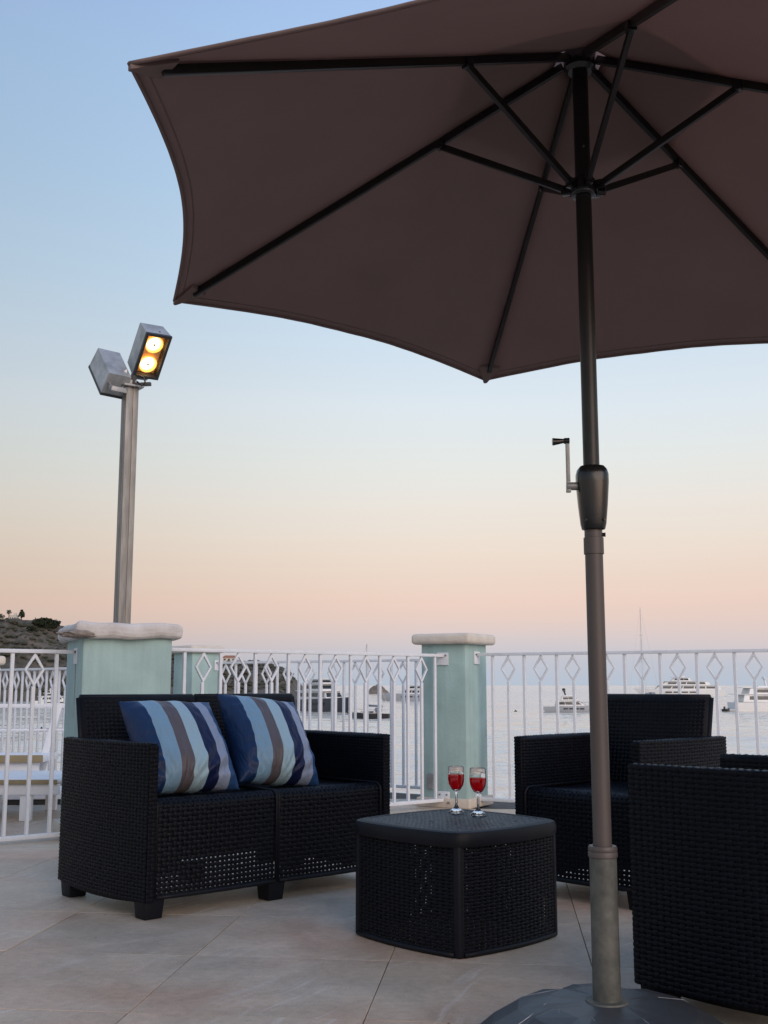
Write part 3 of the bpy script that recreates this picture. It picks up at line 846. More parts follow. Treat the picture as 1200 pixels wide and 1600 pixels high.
def lidfn(u, v):
    a = (u - .5) * 2; c = (v - .5) * 2; h_ = S / 2 - .018
    x = a * h_ + a * TB * (1 - c ** 2) * .95; y = c * h_ + c * TB * (1 - a ** 2) * .95
    return A3(x, y, np.full_like(u, .3632)), A3(0 * u, 0 * u, np.ones_like(u))
mb = MB(); weave(mb, lidfn, 24, 24, .0016, .8, .8)
lw = mb.mesh('woven_top', M['lidweave']); lw.polygons.foreach_set('use_smooth', [True] * len(lw.polygons))
put('woven_top', lw, lid)

# ------------------------------------------------------------------ wine glasses
def wine_glass(loc, label, level, rz):
    t = thing('wine_glass', label, 'wine glass', loc, rz, 'glasses of red drink on the table')
    outp = [(.0001, .0008), (.026, .0008), (.0285, .002), (.0265, .005), (.016, .012), (.007, .022), (.0042, .030), (.0040, .060), (.0050, .070), (.0085, .0735),
            (.018, .082), (.0255, .096), (.0285, .112), (.0283, .130), (.0268, .1555), (.0262, .157)]
    innp = [(.0256, .157), (.0258, .1555), (.0272, .130), (.0274, .112), (.0245, .097), (.017, .0838), (.008, .0768), (.0001, .0755)]
    b = MB(); b.lathe(outp + innp, 36)
    gm = b.mesh('glass', M['glass'], smooth=True, weld=True)
    put('glass', gm, t)
    zi = np.array([p[1] for p in innp[::-1]]); ri = np.array([p[0] for p in innp[::-1]])
    zs = [z for z in np.linspace(.0757, level, 14)]
    prof = [(max(.0001, float(np.interp(z, zi, ri)) - .0003), z) for z in zs] + [(.0001, level)]
    b = MB(); b.lathe(prof, 36)
    put('drink', b.mesh('drink', M['wine'], smooth='auto', weld=True), t)
    return t
wine_glass((.250, 3.945, .3655), 'left wine glass of red drink on the table, filled a little higher', .130, .3)
wine_glass((.319, 3.872, .3655), 'right wine glass of red drink, standing nearer the table front', .124, 1.1)

# ------------------------------------------------------------------ cushions
from mathutils import noise as mnoise
def pillow(label, base, up, wdir, w, h, T, seed):
    t = None
    n = 56
    vs = []; fs = []; uvs = []
    rr = Vector((seed * 3.1, seed * 1.7, 0))
    for side in (1, -1):
        for j in range(n + 1):
            for i in range(n + 1):
                u = i / n * 2 - 1; v = j / n * 2 - 1
                pin = 1 - .075 * (1 - u * u) ** 1 * 0
                x = w / 2 * u * (1 - .07 * (1 - v * v) * abs(u) ** 3) ; z = h / 2 * v * (1 - .06 * (1 - u * u) * abs(v) ** 3)
                th = T / 2 * (max(0, (1 - abs(u) ** 2.6) * (1 - abs(v) ** 2.6))) ** .55
                # sag towards the bottom, and soft folds
                th *= 1 - .16 * v
                e_ = max(abs(u), abs(v))
                fold = mnoise.noise(Vector((u * 2.2, v * 2.2, side * 3)) + rr) * .005 + mnoise.noise(Vector((u * 5.5 + v * 2, v * 4.5 - u, side * 5)) + rr) * .0045 * (.3 + e_)
                # creases that radiate from the corners and the bottom seam
                fold += .005 * math.sin(26 * u + 4 * mnoise.noise(Vector((u * 2, v * 2, 1)) + rr)) * max(0, -v) ** 2.5 + .004 * math.sin(21 * v + 5 * mnoise.noise(Vector((v * 2, u, 6)) + rr)) * abs(u) ** 3
                fold += .010 * math.sin(14 * math.atan2(u + .35 * seed % .5, v + 1.25) * 1.6) * max(0, -v) ** 1.2 * (1 - abs(u) ** 4)
                y = side * (th + (fold if e_ < 1 else 0) * min(1, (1 - e_) * 6))
                y += .006 * mnoise.noise(Vector((u * 1.2, v * 1.2, 9)) + rr)
                z += .004 * mnoise.noise(Vector((u * 3, v * 3, 7)) + rr)
                vs.append((x, -y, z)); uvs.append(((u + 1) / 2 + .004 * mnoise.noise(Vector((u, v * 1.5, 2)) + rr), (v + 1) / 2))
    N1 = (n + 1) ** 2
    for sgn in range(2):
        for j in range(n):
            for i in range(n):
                a = sgn * N1 + j * (n + 1) + i
                f = (a, a + 1, a + n + 2, a + n + 1)
                fs.append(f if sgn == 0 else f[::-1])
    me = me_from('striped_cushion', vs, fs, M['pillow'], True)
    uvl = me.uv_layers.new(name='stripe')
    li = np.empty(len(me.loops), dtype=np.int32); me.loops.foreach_get('vertex_index', li)
    uvl.data.foreach_set('uv', np.array(uvs)[li].ravel())
    bm = bmesh.new(); bm.from_mesh(me); bmesh.ops.remove_doubles(bm, verts=bm.verts, dist=.0004); bmesh.ops.recalc_face_normals(bm, faces=bm.faces); bm.to_mesh(me); bm.free()
    o = put('striped_cushion', me)
    wd = Vector(wdir).normalized(); up = Vector(up).normalized(); up = (up - wd * up.dot(wd)).normalized()
    nb = up.cross(wd)                 # pillow's back (+y local) direction
    nb = -wd.cross(up) if False else up.cross(wd)
    Mx = Matrix((wd, nb, up)).transposed().to_4x4()
    Mx.translation = Vector(base) + up * h / 2
    o.matrix_world = Mx
    # piped seam round the edge
    sv = []
    for k_ in range(4 * n):
        e_, i = divmod(k_, n)
        idx = [i, i * (n + 1) + n, n * (n + 1) + n - i, (n - i) * (n + 1)][e_]
        sv.append(Vector(vs[idx]))
    b = MB(); b.tube(sv + [sv[0]], .0018, 5, caps=False)
    return tag(o, label, 'cushion')
def sofa_pt(x, t, z): q_ = SO + ws * x + bs * t; return Vector((q_.x, q_.y, z))
p_ = sofa_pt(.275, .135, .408); tpt = sofa_pt(.325, .385, .745)
pillow('striped satin cushion leaning in the left seat of the sofa, partly behind its arm', p_, tpt - p_, Vector((ws.x, ws.y, -.02)), .41, .41, .20, 1)
p_ = sofa_pt(.695, .165, .408); tpt = sofa_pt(.775, .40, .76)
pillow('striped satin cushion leaning in the middle of the sofa, right of the other cushion', p_, tpt - p_, Vector((ws.x, ws.y, -.10)), .40, .41, .20, 2)

# ------------------------------------------------------------------ parasol and its stand
PX, PY = .500, 2.628
ZH, ZJ, ZT, RR_, FJ, A0 = 2.391, 2.235, 1.891, 1.212, .313, 1.687
um = thing('parasol', 'big brown parasol with six ribs, opened over the seating group', 'parasol', (PX, PY, 0))
def rib_pt(k_, f, dz=0):
    a = A0 + k_ * math.pi / 3
    z = float(np.interp(f, [0, FJ, 1], [ZH, ZJ, ZT])) + dz
    x, y = RR_ * f * math.cos(a), RR_ * f * math.sin(a)
    return Vector((x, y, z - .017 * x - .026 * y))
ng, nf = 48, 40
vs = []; fs = []
F0 = .055
for k_ in range(6):
    for j in range(nf + 1):
        f = F0 + (1 - F0) * j / nf
        A_ = rib_pt(k_, f, .012); B_ = rib_pt(k_ + 1, f, .012)
        for i in range(ng + 1):
            g_ = i / ng
            c_ = A_.lerp(B_, g_)
            hub_ = Vector((0, 0, c_.z))
            ins = .062 * 4 * g_ * (1 - g_) * f ** 2.2
            inward = Vector((-c_.x, -c_.y, 0)); inward.normalize()
            c_ = c_ + inward * ins + Vector((0, 0, ins * .32 + .006 * math.sin(math.pi * g_) * math.sin(math.pi * f)))
            c_.z += .0030 * mnoise.noise(Vector((c_.x * 4, c_.y * 4, k_))) * math.sin(math.pi * g_)
            # small puckers running in from the hem and from the rib pockets
            c_.z += .0004 * math.sin(g_ * 70 + k_) * max(0, f - .86) * 6 * math.sin(math.pi * g_) + .0020 * mnoise.noise(Vector((g_ * 22, f * 3, k_ * 7))) * f * min(1, (1 - f) * 7)
            vs.append(c_)
    off = k_ * (nf + 1) * (ng + 1)
    for j in range(nf):
        for i in range(ng):
            a = off + j * (ng + 1) + i
            fs.append((a, a + 1, a + ng + 2, a + ng + 1))
me = me_from('canopy', vs, fs, M['canopy'], True)
bm = bmesh.new(); bm.from_mesh(me); bmesh.ops.remove_doubles(bm, verts=bm.verts, dist=.0003); bmesh.ops.recalc_face_normals(bm, faces=bm.faces); bm.to_mesh(me); bm.free()
me.set_sharp_from_angle(angle=R(25))
can = put('canopy', me, um)
sm_ = can.modifiers.new('thickness', 'SOLIDIFY'); sm_.thickness = .0016; sm_.offset = 1
# hem along the edge and the seams over the ribs
b = MB()
for k_ in range(6):
    off = k_ * (nf + 1) * (ng + 1) + nf * (ng + 1)
    pts = [Vector(vs[off + i]) for i in range(ng + 1)]
    b.tube(pts, .0042, 6, flat=1)
    off2 = k_ * (nf + 1) * (ng + 1) + (nf - 1) * (ng + 1)
    b.tube([Vector(vs[off2 + i]) - Vector((0, 0, .0006)) for i in range(ng + 1)], .0013, 4)
put('hem', b.mesh('hem', M['canopy'], smooth=True), can)
# vent cap above the opening
cv = []; cf = []
for k_ in range(6):
    for j in range(5):
        f = .30 * j / 4
        for i in range(7):
            c_ = rib_pt(k_, f, .03).lerp(rib_pt(k_ + 1, f, .03), i / 6); cv.append(c_)
    off = k_ * 35
    for j in range(4):
        for i in range(6):
            a = off + j * 7 + i; cf.append((a, a + 1, a + 8, a + 7))
put('vent_cap', me_from('vent_cap', cv, cf, M['canopy'], True), can)
# pockets at the tips
for k_ in range(6):
    a = A0 + k_ * math.pi / 3
    A_ = rib_pt(k_, .93, .006); B_ = rib_pt(k_, 1.0, .010); side = Vector((-math.sin(a), math.cos(a), 0))
    mb = MB()
    mb.hexa([A_ + side * -.038 + Vector((0, 0, -.012)), A_ + side * .038 + Vector((0, 0, -.012)), B_ + side * -.006 + Vector((0, 0, -.012)), B_ + side * .006 + Vector((0, 0, -.012)),
             A_ + side * -.034 + Vector((0, 0, .006)), A_ + side * .034 + Vector((0, 0, .006)), B_ + side * -.006 + Vector((0, 0, .004)), B_ + side * .006 + Vector((0, 0, .004))])
    put('tip_pocket', mb.mesh('tip_pocket', M['canopy'], bevel=.004), can)
    b = MB(); b.bar(rib_pt(k_, .035, -.002), rib_pt(k_, FJ, -.004), .013, .020); b.bar(rib_pt(k_, FJ, -.004), rib_pt(k_, .945, -.004), .013, .020)
    rb = put('rib', b.mesh('rib', M['darkpole'], bevel=.002), um)
    jn = rib_pt(k_, FJ, -.016)
    rn = Vector((math.cos(a) * .042, math.sin(a) * .042, 2.034))
    b = MB(); b.bar(rn, jn, .012, .017); put('strut', b.mesh('strut', M['darkpole'], bevel=.002), um)
    b = MB(); b.box((0, 0, 0), (.022, .022, .024)); put('joint', b.mesh('joint', M['housing'], bevel=.004), rb, jn + Vector((0, 0, .004)), (0, 0, a))
b = MB(); b.lathe([(.0001, 2.345), (.030, 2.345), (.040, 2.355), (.042, 2.395), (.03, 2.41), (.0001, 2.412)], 18)
put('hub', b.mesh('hub', M['housing'], smooth='auto', weld=True), um)
b = MB(); b.lathe([(.0201, 2.010), (.030, 2.010), (.034, 2.018), (.034, 2.046), (.028, 2.056), (.0201, 2.056)], 18)
for k_ in range(6):
    a = A0 + k_ * math.pi / 3
    b.box((math.cos(a) * .042, math.sin(a) * .042, 2.034), (.026, .018, .024), Matrix.Rotation(a, 3, 'Z'))
put('runner', b.mesh('runner', M['housing'], bevel=.002), um)
b = MB(); b.tube([(.034, -.012, 2.018), (.052, -.018, 2.014)], .009, 10); put('knob', b.mesh('knob', M['housing'], smooth='auto'), um)
b = MB(); b.lathe([(.0001, 1.28), (.0195, 1.28), (.0195, 2.36), (.0001, 2.36)], 22); put('upper_pole', b.mesh('upper_pole', M['darkpole'], smooth='auto', weld=True), um)
b = MB(); b.tube([(0, -.0195, 2.135), (0, -.022, 2.135)], .003, 8); put('rivet', b.mesh('rivet', M['bolt']), um)
b = MB(); b.lathe([(.0001, .115), (.0212, .115), (.0212, 1.19), (.0001, 1.19)], 22); put('lower_pole', b.mesh('lower_pole', M['taupe'], smooth='auto', weld=True), um)
b = MB(); b.lathe([(.0213, 1.108), (.0238, 1.109), (.0238, 1.148), (.0213, 1.149)], 22); put('collar', b.mesh('collar', M['taupe'], smooth='auto'), um)
# crank housing: oval shell that tapers to the bottom
hs = [(1.166, .020, .020), (1.168, .027, .026), (1.180, .030, .029), (1.225, .0345, .034), (1.280, .0385, .038), (1.300, .0385, .038), (1.312, .0355, .034), (1.320, .029, .028), (1.322, .021, .021)]
vs = []; fs = []; nn = 24
for z, rx, ry in hs:
    for k_ in range(nn):
        a = 2 * math.pi * k_ / nn; ca, sa = math.cos(a), math.sin(a)
        e_ = .75
        vs.append((rx * math.copysign(abs(ca) ** e_, ca), ry * math.copysign(abs(sa) ** e_, sa) - .004, z))
for i in range(len(hs) - 1):
    for k_ in range(nn): fs.append((i * nn + k_, i * nn + (k_ + 1) % nn, (i + 1) * nn + (k_ + 1) % nn, (i + 1) * nn + k_))
fs += [tuple(range(nn))[::-1], tuple((len(hs) - 1) * nn + k_ for k_ in range(nn))]
hm = me_from('crank_housing', vs, fs, M['housing'], True); hm.set_sharp_from_angle(angle=R(50))
hsg = put('crank_housing', hm, um)
for sx in (-1, 1):
    b = MB(); b.tube([(sx * .021, -.026, 1.187), (sx * .022, -.034, 1.187)], .003, 8); put('screw', b.mesh('screw', M['darkpole']), hsg)
crk = MB(); crk.tube([(-.036, -.006, 1.272), (-.062, -.006, 1.272)], .010, 12)
crk.hexa([(-.063, -.012, 1.257), (-.052, -.012, 1.257), (-.063, 0, 1.257), (-.052, 0, 1.257), (-.062, -.012, 1.285), (-.053, -.012, 1.285), (-.062, 0, 1.285), (-.053, 0, 1.285)])
crk.bar((-.0575, -.006, 1.283), (-.0575, -.006, 1.385), .0095, .007, (0, 1, 0))
cr_ = put('crank_arm', crk.mesh('crank_arm', M['galv'], bevel=.0015), um)
b = MB(); b.tube([(-.053, -.006, 1.383), (-.064, -.006, 1.383), (-.067, -.006, 1.383), (-.093, -.006, 1.381), (-.0935, -.006, 1.381)], [.008, .0075, .0055, .0095, .008], 12)
put('handle', b.mesh('handle', M['housing'], smooth='auto'), cr_)
b = MB(); b.tube([(.020, -.004, 1.155), (.028, -.006, 1.155)], .005, 8); put('knob', b.mesh('knob', M['housing'], smooth='auto'), um)

st = thing('parasol_stand', 'round plastic wrapped parasol base with a dull zinc sleeve at the bottom right', 'parasol base', (PX, PY, 0))
nn = 22
vs = []; fs = []
ringd = [(.055, .100, 0), (.135, .098, .012), (.20, .086, .02), (.262, .052, .016), (.300, .018, .01), (.303, .0005, .005)]
for r_, z, jz in ringd:
    for k_ in range(nn):
        a = 2 * math.pi * (k_ + .3 * math.sin(k_ * 2.3)) / nn
        rr_ = r_ * (1 + .035 * mnoise.noise(Vector((k_ * 1.7, r_ * 9, 0))))
        vs.append((rr_ * math.cos(a), rr_ * math.sin(a), max(.0005, z + jz * mnoise.noise(Vector((k_ * .9, r_ * 5, 3))) * (.6 if z > .01 else 0))))
for i in range(len(ringd) - 1):
    for k_ in range(nn):
        a, b_, c, d = i * nn + k_, i * nn + (k_ + 1) % nn, (i + 1) * nn + (k_ + 1) % nn, (i + 1) * nn + k_
        fs += [(a, d, c), (a, c, b_)] if (k_ + i) % 2 else [(a, d, b_), (d, c, b_)]
fs.append(tuple(range(nn)))
base = put('base_weight', me_from('base_weight', vs, fs, M['film']), st)
b = MB()
for k_, path in enumerate([(1, 1, 2, 2, 3), (11, 12, 12, 13), (13, 14, 15, 15), (15, 16, 17, 18), (18, 18, 19, 20), (6, 6, 7), (8, 9, 9, 10), (4, 4, 5, 5)]):
    i0 = 1
    pts = [Vector(vs[(i0 + min(i, 3)) * nn + q_ % nn]) * 1.0 + Vector((0, 0, .0004)) for i, q_ in enumerate(path)]
    b.tube(pts, [.0005] + [.0011] * (len(pts) - 2) + [.0005], 4)
put('film_crease_glint', b.mesh('film_crease_glint', M['crease_glint']), base)  # raised creases, their glint put into the colour
b = MB(); b.lathe([(.0215, .095), (.048, .095), (.049, .100), (.047, .1035), (.0315, .1045), (.0315, .1055), (.0308, .425), (.0225, .425)], 28)
put('sleeve', b.mesh('sleeve', M['sleeve'], smooth='auto'), st)
b = MB(); b.lathe([(.0225, .438), (.031, .438), (.033, .434), (.0335, .428), (.0322, .4255), (.0335, .423), (.0335, .414), (.0312, .4125)], 28)
put('sleeve_ring', b.mesh('sleeve_ring', M['taupe'], smooth='auto'), st)

# ------------------------------------------------------------------ floodlight post behind the chipped pillar
def pix(px, py, Y):      # place on the depth plane Y that a line of sight meets
    x = (px - 600) / 1735; y = (800 - py) / 1735
    p = R(PITCH); c, s = math.cos(p), math.sin(p)
    r = Vector((x, c - s * y, s + c * y)); k_ = Y / r.y
    return Vector((r.x * k_, Y, r.z * k_ + .8))
LY = 6.72
lx = pix(192, 930, LY).x
lp = thing('floodlight_post', 'grey metal post behind the chipped pillar with two box floodlights on top, one lit', 'floodlight', (lx, LY, 0), R(35))
ztop = pix(205, 607, LY).z
b = MB()
for sx, sy in ((-1, -1), (1, -1), (-1, 1), (1, 1)):
    b.box((sx * .0225, sy * .0225, ztop / 2), (.035, .035, ztop))
b.box((0, 0, ztop / 2 - .002), (.068, .068, ztop - .004))
put('post', b.mesh('post', M['post'], bevel=.003), lp)
cbox('base_plate', (0, 0, .008), (.2, .2, .016), M['galv'], lp, .003)
b = MB(); b.box((0, 0, ztop + .006), (.13, .13, .012)); b.box((0, 0, ztop + .03), (.06, .06, .04)); hd_ = b.mesh('head_plate', M['galv'], bevel=.003)
put('head_plate', hd_, lp)
CR, CU, CF = Vector((1, 0, 0)), Vector((0, -math.sin(R(PITCH)), math.cos(R(PITCH)))), Vector((0, math.cos(R(PITCH)), math.sin(R(PITCH))))
CF = (pix(205, 560, LY) - Vector((0, 0, .8))).normalized(); CR = CF.cross(Vector((0, 0, 1))).normalized(); CU = CR.cross(CF)
def camvec(v): return CR * v[0] - CU * v[1] + CF * v[2]
def ortho(a, b_, c):
    a = a.normalized(); b_ = (b_ - a * b_.dot(a)).normalized(); c2 = a.cross(b_)
    if c2.dot(c) < 0: c2 = -c2
    return a, b_, c2
PM = 1735 / 6.95
def floodhead(corner, av, bv, cv, la, lb, lc_, lit, lab):
    """box lamp: face spanned by av (across) and bv (along), cv points from back to front; corner = front, start of a and b"""
    a, b_, c = ortho(camvec(av), camvec(bv), camvec(cv))
    cen = corner + a * la / 2 + b_ * lb / 2
    Mx = Matrix((a, b_, c)).transposed()
    flip = Mx.determinant() < 0
    inv = Matrix.Rotation(-lp.rotation_euler.z, 3, 'Z')
    def W_(vs_): return [inv @ (cen + Mx @ Vector(v) - Vector(lp.location)) for v in vs_]
    mb = MB(); A_, B_, Cc = la / 2, lb / 2, lc_
    # housing: open box tapering a little to the back
    k_ = .92
    o1 = [(-A_, -B_, 0), (A_, -B_, 0), (A_, B_, 0), (-A_, B_, 0)]
    o2 = [(-A_ * k_, -B_ * k_, -Cc), (A_ * k_, -B_ * k_, -Cc), (A_ * k_, B_ * k_, -Cc), (-A_ * k_, B_ * k_, -Cc)]
    w = .016
    i1 = [(-A_ + w, -B_ + w, 0), (A_ - w, -B_ + w, 0), (A_ - w, B_ - w, 0), (-A_ + w, B_ - w, 0)]
    i2 = [(x * .93, y * .96, -.045) for x, y, z in i1]
    vs_ = W_(o1 + o2)
    fs_ = [(4, 5, 6, 7)] + [(i, (i + 1) % 4, 4 + (i + 1) % 4, 4 + i) for i in range(4)]
    mb.add(vs_, fs_)
    h = put('floodlight', mb.mesh('floodlight', M['lamphouse']), lp); h['label'] = lab
    mb = MB(); o0 = [(x, y, .004) for x, y, z in o1]; i0 = [(x, y, .004) for x, y, z in i1]
    o1b = [(x * 1.012, y * 1.008, -.014) for x, y, z in o1]; o0 = [(x * 1.012, y * 1.008, .004) for x, y, z in o1]
    mb.add(W_(o0 + i0 + o1b + i2), [(i, (i + 1) % 4, 4 + (i + 1) % 4, 4 + i) for i in range(4)] + [(i, (i + 1) % 4, 8 + (i + 1) % 4, 8 + i) for i in range(4)] + [(4 + i, 4 + (i + 1) % 4, 12 + (i + 1) % 4, 12 + i) for i in range(4)])
    put('frame', mb.mesh('frame', M['lampdark']), h)
    mb = MB(); mb.add(W_(i2), [(0, 1, 2, 3)]); put('reflector', mb.mesh('reflector', M['gold']), h)
    rad = (A_ - w) * .86
    for sgn in (-1, 1):
        yc = sgn * lb * .225
        n = 28
        def disc(r, z): return [(r * math.cos(2 * math.pi * i / n), yc + r * math.sin(2 * math.pi * i / n), z) for i in range(n)]
        mb = MB(); R1, R2, R3 = disc(rad, -.026), disc(rad * .90, -.024), disc(rad * .80, -.040)
        mb.add(W_(R1 + R2 + R3), [(i, (i + 1) % n, n + (i + 1) % n, n + i) for i in range(n)] + [(n + i, n + (i + 1) % n, 2 * n + (i + 1) % n, 2 * n + i) for i in range(n)])
        put('lamp_bowl', mb.mesh('lamp_bowl', M['lampring'] if lit else M['gold']), h)
        mb = MB(); mb.add(W_(disc(rad * .80, -.0405) + [(0, yc, -.030)]), [(i, (i + 1) % n, n) for i in range(n)])
        put('bulb', mb.mesh('bulb', M['lampcore'] if lit else M['glass']), h)
        mb = MB(); q0, q1 = Vector((0, yc, -.030)), Vector((0, yc, -.020)); p0_, p1_ = W_([q0, q1]); mb.tube([p0_, p1_], .0055, 8)
        put('bulb_tip', mb.mesh('bulb_tip', M['lampdark']), h)
    # side rails and rear cap
    mb = MB(); p = W_([(-.05, B_ * .93, -Cc * .5), (.05, B_ * .93, -Cc * .5), (-.05, B_ + .045, -Cc * .55), (.05, B_ + .045, -Cc * .55)])
    mb.bar(p[0], p[2], .012, .03); mb.bar(p[1], p[3], .012, .03); mb.bar(p[2], p[3], .012, .03)
    put('yoke', mb.mesh('yoke', M['galv'], bevel=.002), h)
    mb = MB(); q_ = W_([(A_ * .2, -B_ * 1.0, -Cc * .3), (A_ * .2, -B_ * 1.012, -Cc * .3)]); mb.tube(q_, .005, 8); put('screw', mb.mesh('screw', M['lampdark']), h)
    return h, W_
hA, WA = floodhead(pix(229.5, 520, LY - .12), (39, 3.5, 15.3), (-19, 69, 32.6), (11.5, 19, -33.5), 42 / PM, 78 / PM, 40 / PM, True, 'lit floodlight with two glowing lamps')
# unlit one: its long back faces the camera; its lamps look down and away
cB = pix(151, 542, LY + .02) + camvec((-9.5, 25.5, 12.5)) / PM * 1.25
hB, WB = floodhead(cB, (36, 6, 15.1), (21.5, 41, -67.4), (-9.5, 25.5, 12.5), 39.5 / PM, 80 / PM, 38 / PM, False, 'unlit floodlight turned away, bare grey back')
inv = Matrix.Rotation(-R(35), 3, 'Z')
def LPl(v): return inv @ (v - Vector(lp.location))
b = MB(); e0 = pix(189, 590, LY - .02); 
b.hexa([LPl(pix(185.5, 584, LY - .05) + d_) for d_ in (Vector((0, 0, 0)), Vector((.05, .0, .03)), Vector((0, .012, 0)), Vector((.05, .012, .03)), )] +
       [LPl(pix(185.5, 609, LY - .05) + d_) for d_ in (Vector((0, 0, 0)), Vector((.04, .0, .0)), Vector((0, .012, 0)), Vector((.04, .012, .0)))])
brk = put('bracket', b.mesh('bracket', M['hullwhite'], bevel=.002), lp)
for py in (587, 594, 602):
    b = MB(); c_ = LPl(pix(191, py, LY - .062)); b.tube([c_, c_ + LPl(pix(191, py, LY - .05)) - LPl(pix(191, py, LY - .06))], .006, 8); put('bolt', b.mesh('bolt', M['lampdark']), brk)
b = MB(); b.bar(LPl(pix(176, 603, LY)), LPl(pix(236, 600, LY)), .03, .02); b.bar(LPl(pix(206, 606, LY)), LPl(pix(206, 588, LY)), .05, .05)
put('crossbar', b.mesh('crossbar', M['lampdark'], bevel=.002), lp)
b = MB(); b.tube([LPl(pix(x, y, LY - .06)) for x, y in ((214, 596), (222, 603), (227, 598), (225, 590), (219, 588))], .0055, 8)
put('cable', b.mesh('cable', M['housing'], smooth=True), lp)

# ------------------------------------------------------------------ loungers on the far side of the left railing
def lounger(label, loc, rz, back_up):
    t = thing('sun_lounger', label, 'sun lounger', loc, rz)
    Lg, Wg = 1.9, .66
    for sy in (-1, 1):
        cbox('side_rail', (0, sy * (Wg / 2 - .02), .188), (Lg, .04, .07), M['whiteplastic'], t, .012)
    for sx in (-.8, .75):
        for sy in (-1, 1):
            cbox('leg', (sx, sy * (Wg / 2 - .04), .077), (.07, .05, .154), M['whiteplastic'], t, .008)
    for i in range(9):
        cbox('slat', (-.88 + i * .13, 0, .216), (.10, Wg - .09, .016), M['whiteplastic'], t, .004)
    b = MB(); b.box((0, 0, .236), (Lg, Wg + .02, .024)); put('mattress', b.mesh('mattress', M['whiteplastic'], bevel=.008, seg=3), t)
    cbox('edge_trim', (0, -(Wg / 2 + .018), .232), (Lg - .02, .014, .026), M['tan'], t, .004)
    return t
lounger('low white sun lounger with a flat tan mattress, behind the left railing', (-2.90, 7.10, 0), R(2), False)
bn = thing('bench', 'white bench with slanted posts and a tan plank seat behind the lounger', 'bench', (-3.45, 8.15, 0), R(2))
for x in (-.95, .95):
    for y, tx, zt_ in ((.16, .10, .665), (-.2, .03, .28)):
        b = MB(); b.bar((x - .05, y - .03, 0), (x + tx, y + .04, zt_), .05, .065, (0, 1, 0)); put('end_post', b.mesh('end_post', M['whiteplastic'], bevel=.006), bn)
for z, h_ in ((.65, .03), (.475, .016)):
    cbox('back_rail', (.04, .19, z), (2.1, .03, h_), M['whiteplastic'], bn, .005)
for y in (-.17, -.02, .13):
    cbox('seat_plank', (.03, y, .290), (2.05, .13, .045), M['whiteplastic'], bn, .008)
cbox('edge_trim', (.03, -.243, .292), (2.05, .014, .052), M['tan'], bn, .004)
cbox('apron', (.02, -.20, .215), (2.0, .03, .10), M['whiteplastic'], bn, .005)
sb = thing('base_slab', 'low white square slab lying on the tiles below the bench', 'base slab', (-2.30, 7.98, 0), R(6))
cbox('slab', (0, 0, .068), (.62, .5, .062), M['whiteplastic'], sb, .01); cbox('foot_slab', (0, 0, .018), (.58, .46, .036), M['lampdark'], sb, .004)

# ------------------------------------------------------------------ sea, headland, islet
ZS = -5.2
# one sheet to the horizon, with real wavelets on it; rows and columns thin out where they would not be seen
az_ = np.radians(np.concatenate([np.linspace(-179, -34, 18), np.linspace(-32, 32, 330), np.linspace(34, 179, 18)]))
dd = np.concatenate([[3, 9, 25], 1 / np.linspace(1 / 48, 1 / 1500, 420), [2000, 3000, 5000, 9000, 18000, 40000]])
AZ, DD = np.meshgrid(az_, dd)
SX, SY = DD * np.sin(AZ), DD * np.cos(AZ)
SZ = np.zeros_like(SX)
for q_ in range(46):
    wl = 1.7 * (14 / 1.7) ** rng.random(); th_ = rng.normal(math.pi / 2, .42); k_ = 2 * math.pi / wl
    am = .0056 * wl * (.5 + rng.random())
    patch = .55 + .45 * np.sin(SX * rng.uniform(.008, .03) + SY * rng.uniform(.01, .05) + rng.uniform(0, 6))
    SZ += am * patch * np.sin(k_ * (math.cos(th_) * SX + math.sin(th_) * SY) + rng.uniform(0, 6.3)) * np.exp(-(DD / (wl * 75)) ** 2)
SZ *= np.clip((DD - 25) / 30, 0, 1)
na, nd = len(az_), len(dd)
sv = np.stack([SX, SY, SZ + ZS], -1).reshape(-1, 3)
ii, jj = np.meshgrid(np.arange(na - 1), np.arange(nd - 1)); a_ = (jj * na + ii).ravel()
sf = np.stack([a_, a_ + 1, a_ + na + 1, a_ + na], -1)
me = bpy.data.meshes.new('sea'); me.vertices.add(len(sv)); me.vertices.foreach_set('co', sv.ravel())
me.loops.add(sf.size); me.loops.foreach_set('vertex_index', sf.ravel().astype(np.int32))
me.polygons.add(len(sf)); me.polygons.foreach_set('loop_start', np.arange(0, sf.size, 4, dtype=np.int32))
me.polygons.foreach_set('use_smooth', [True] * len(sf)); me.materials.append(M['sea']); me.update(calc_edges=True); me.validate()
put('sea', me, kind='structure')

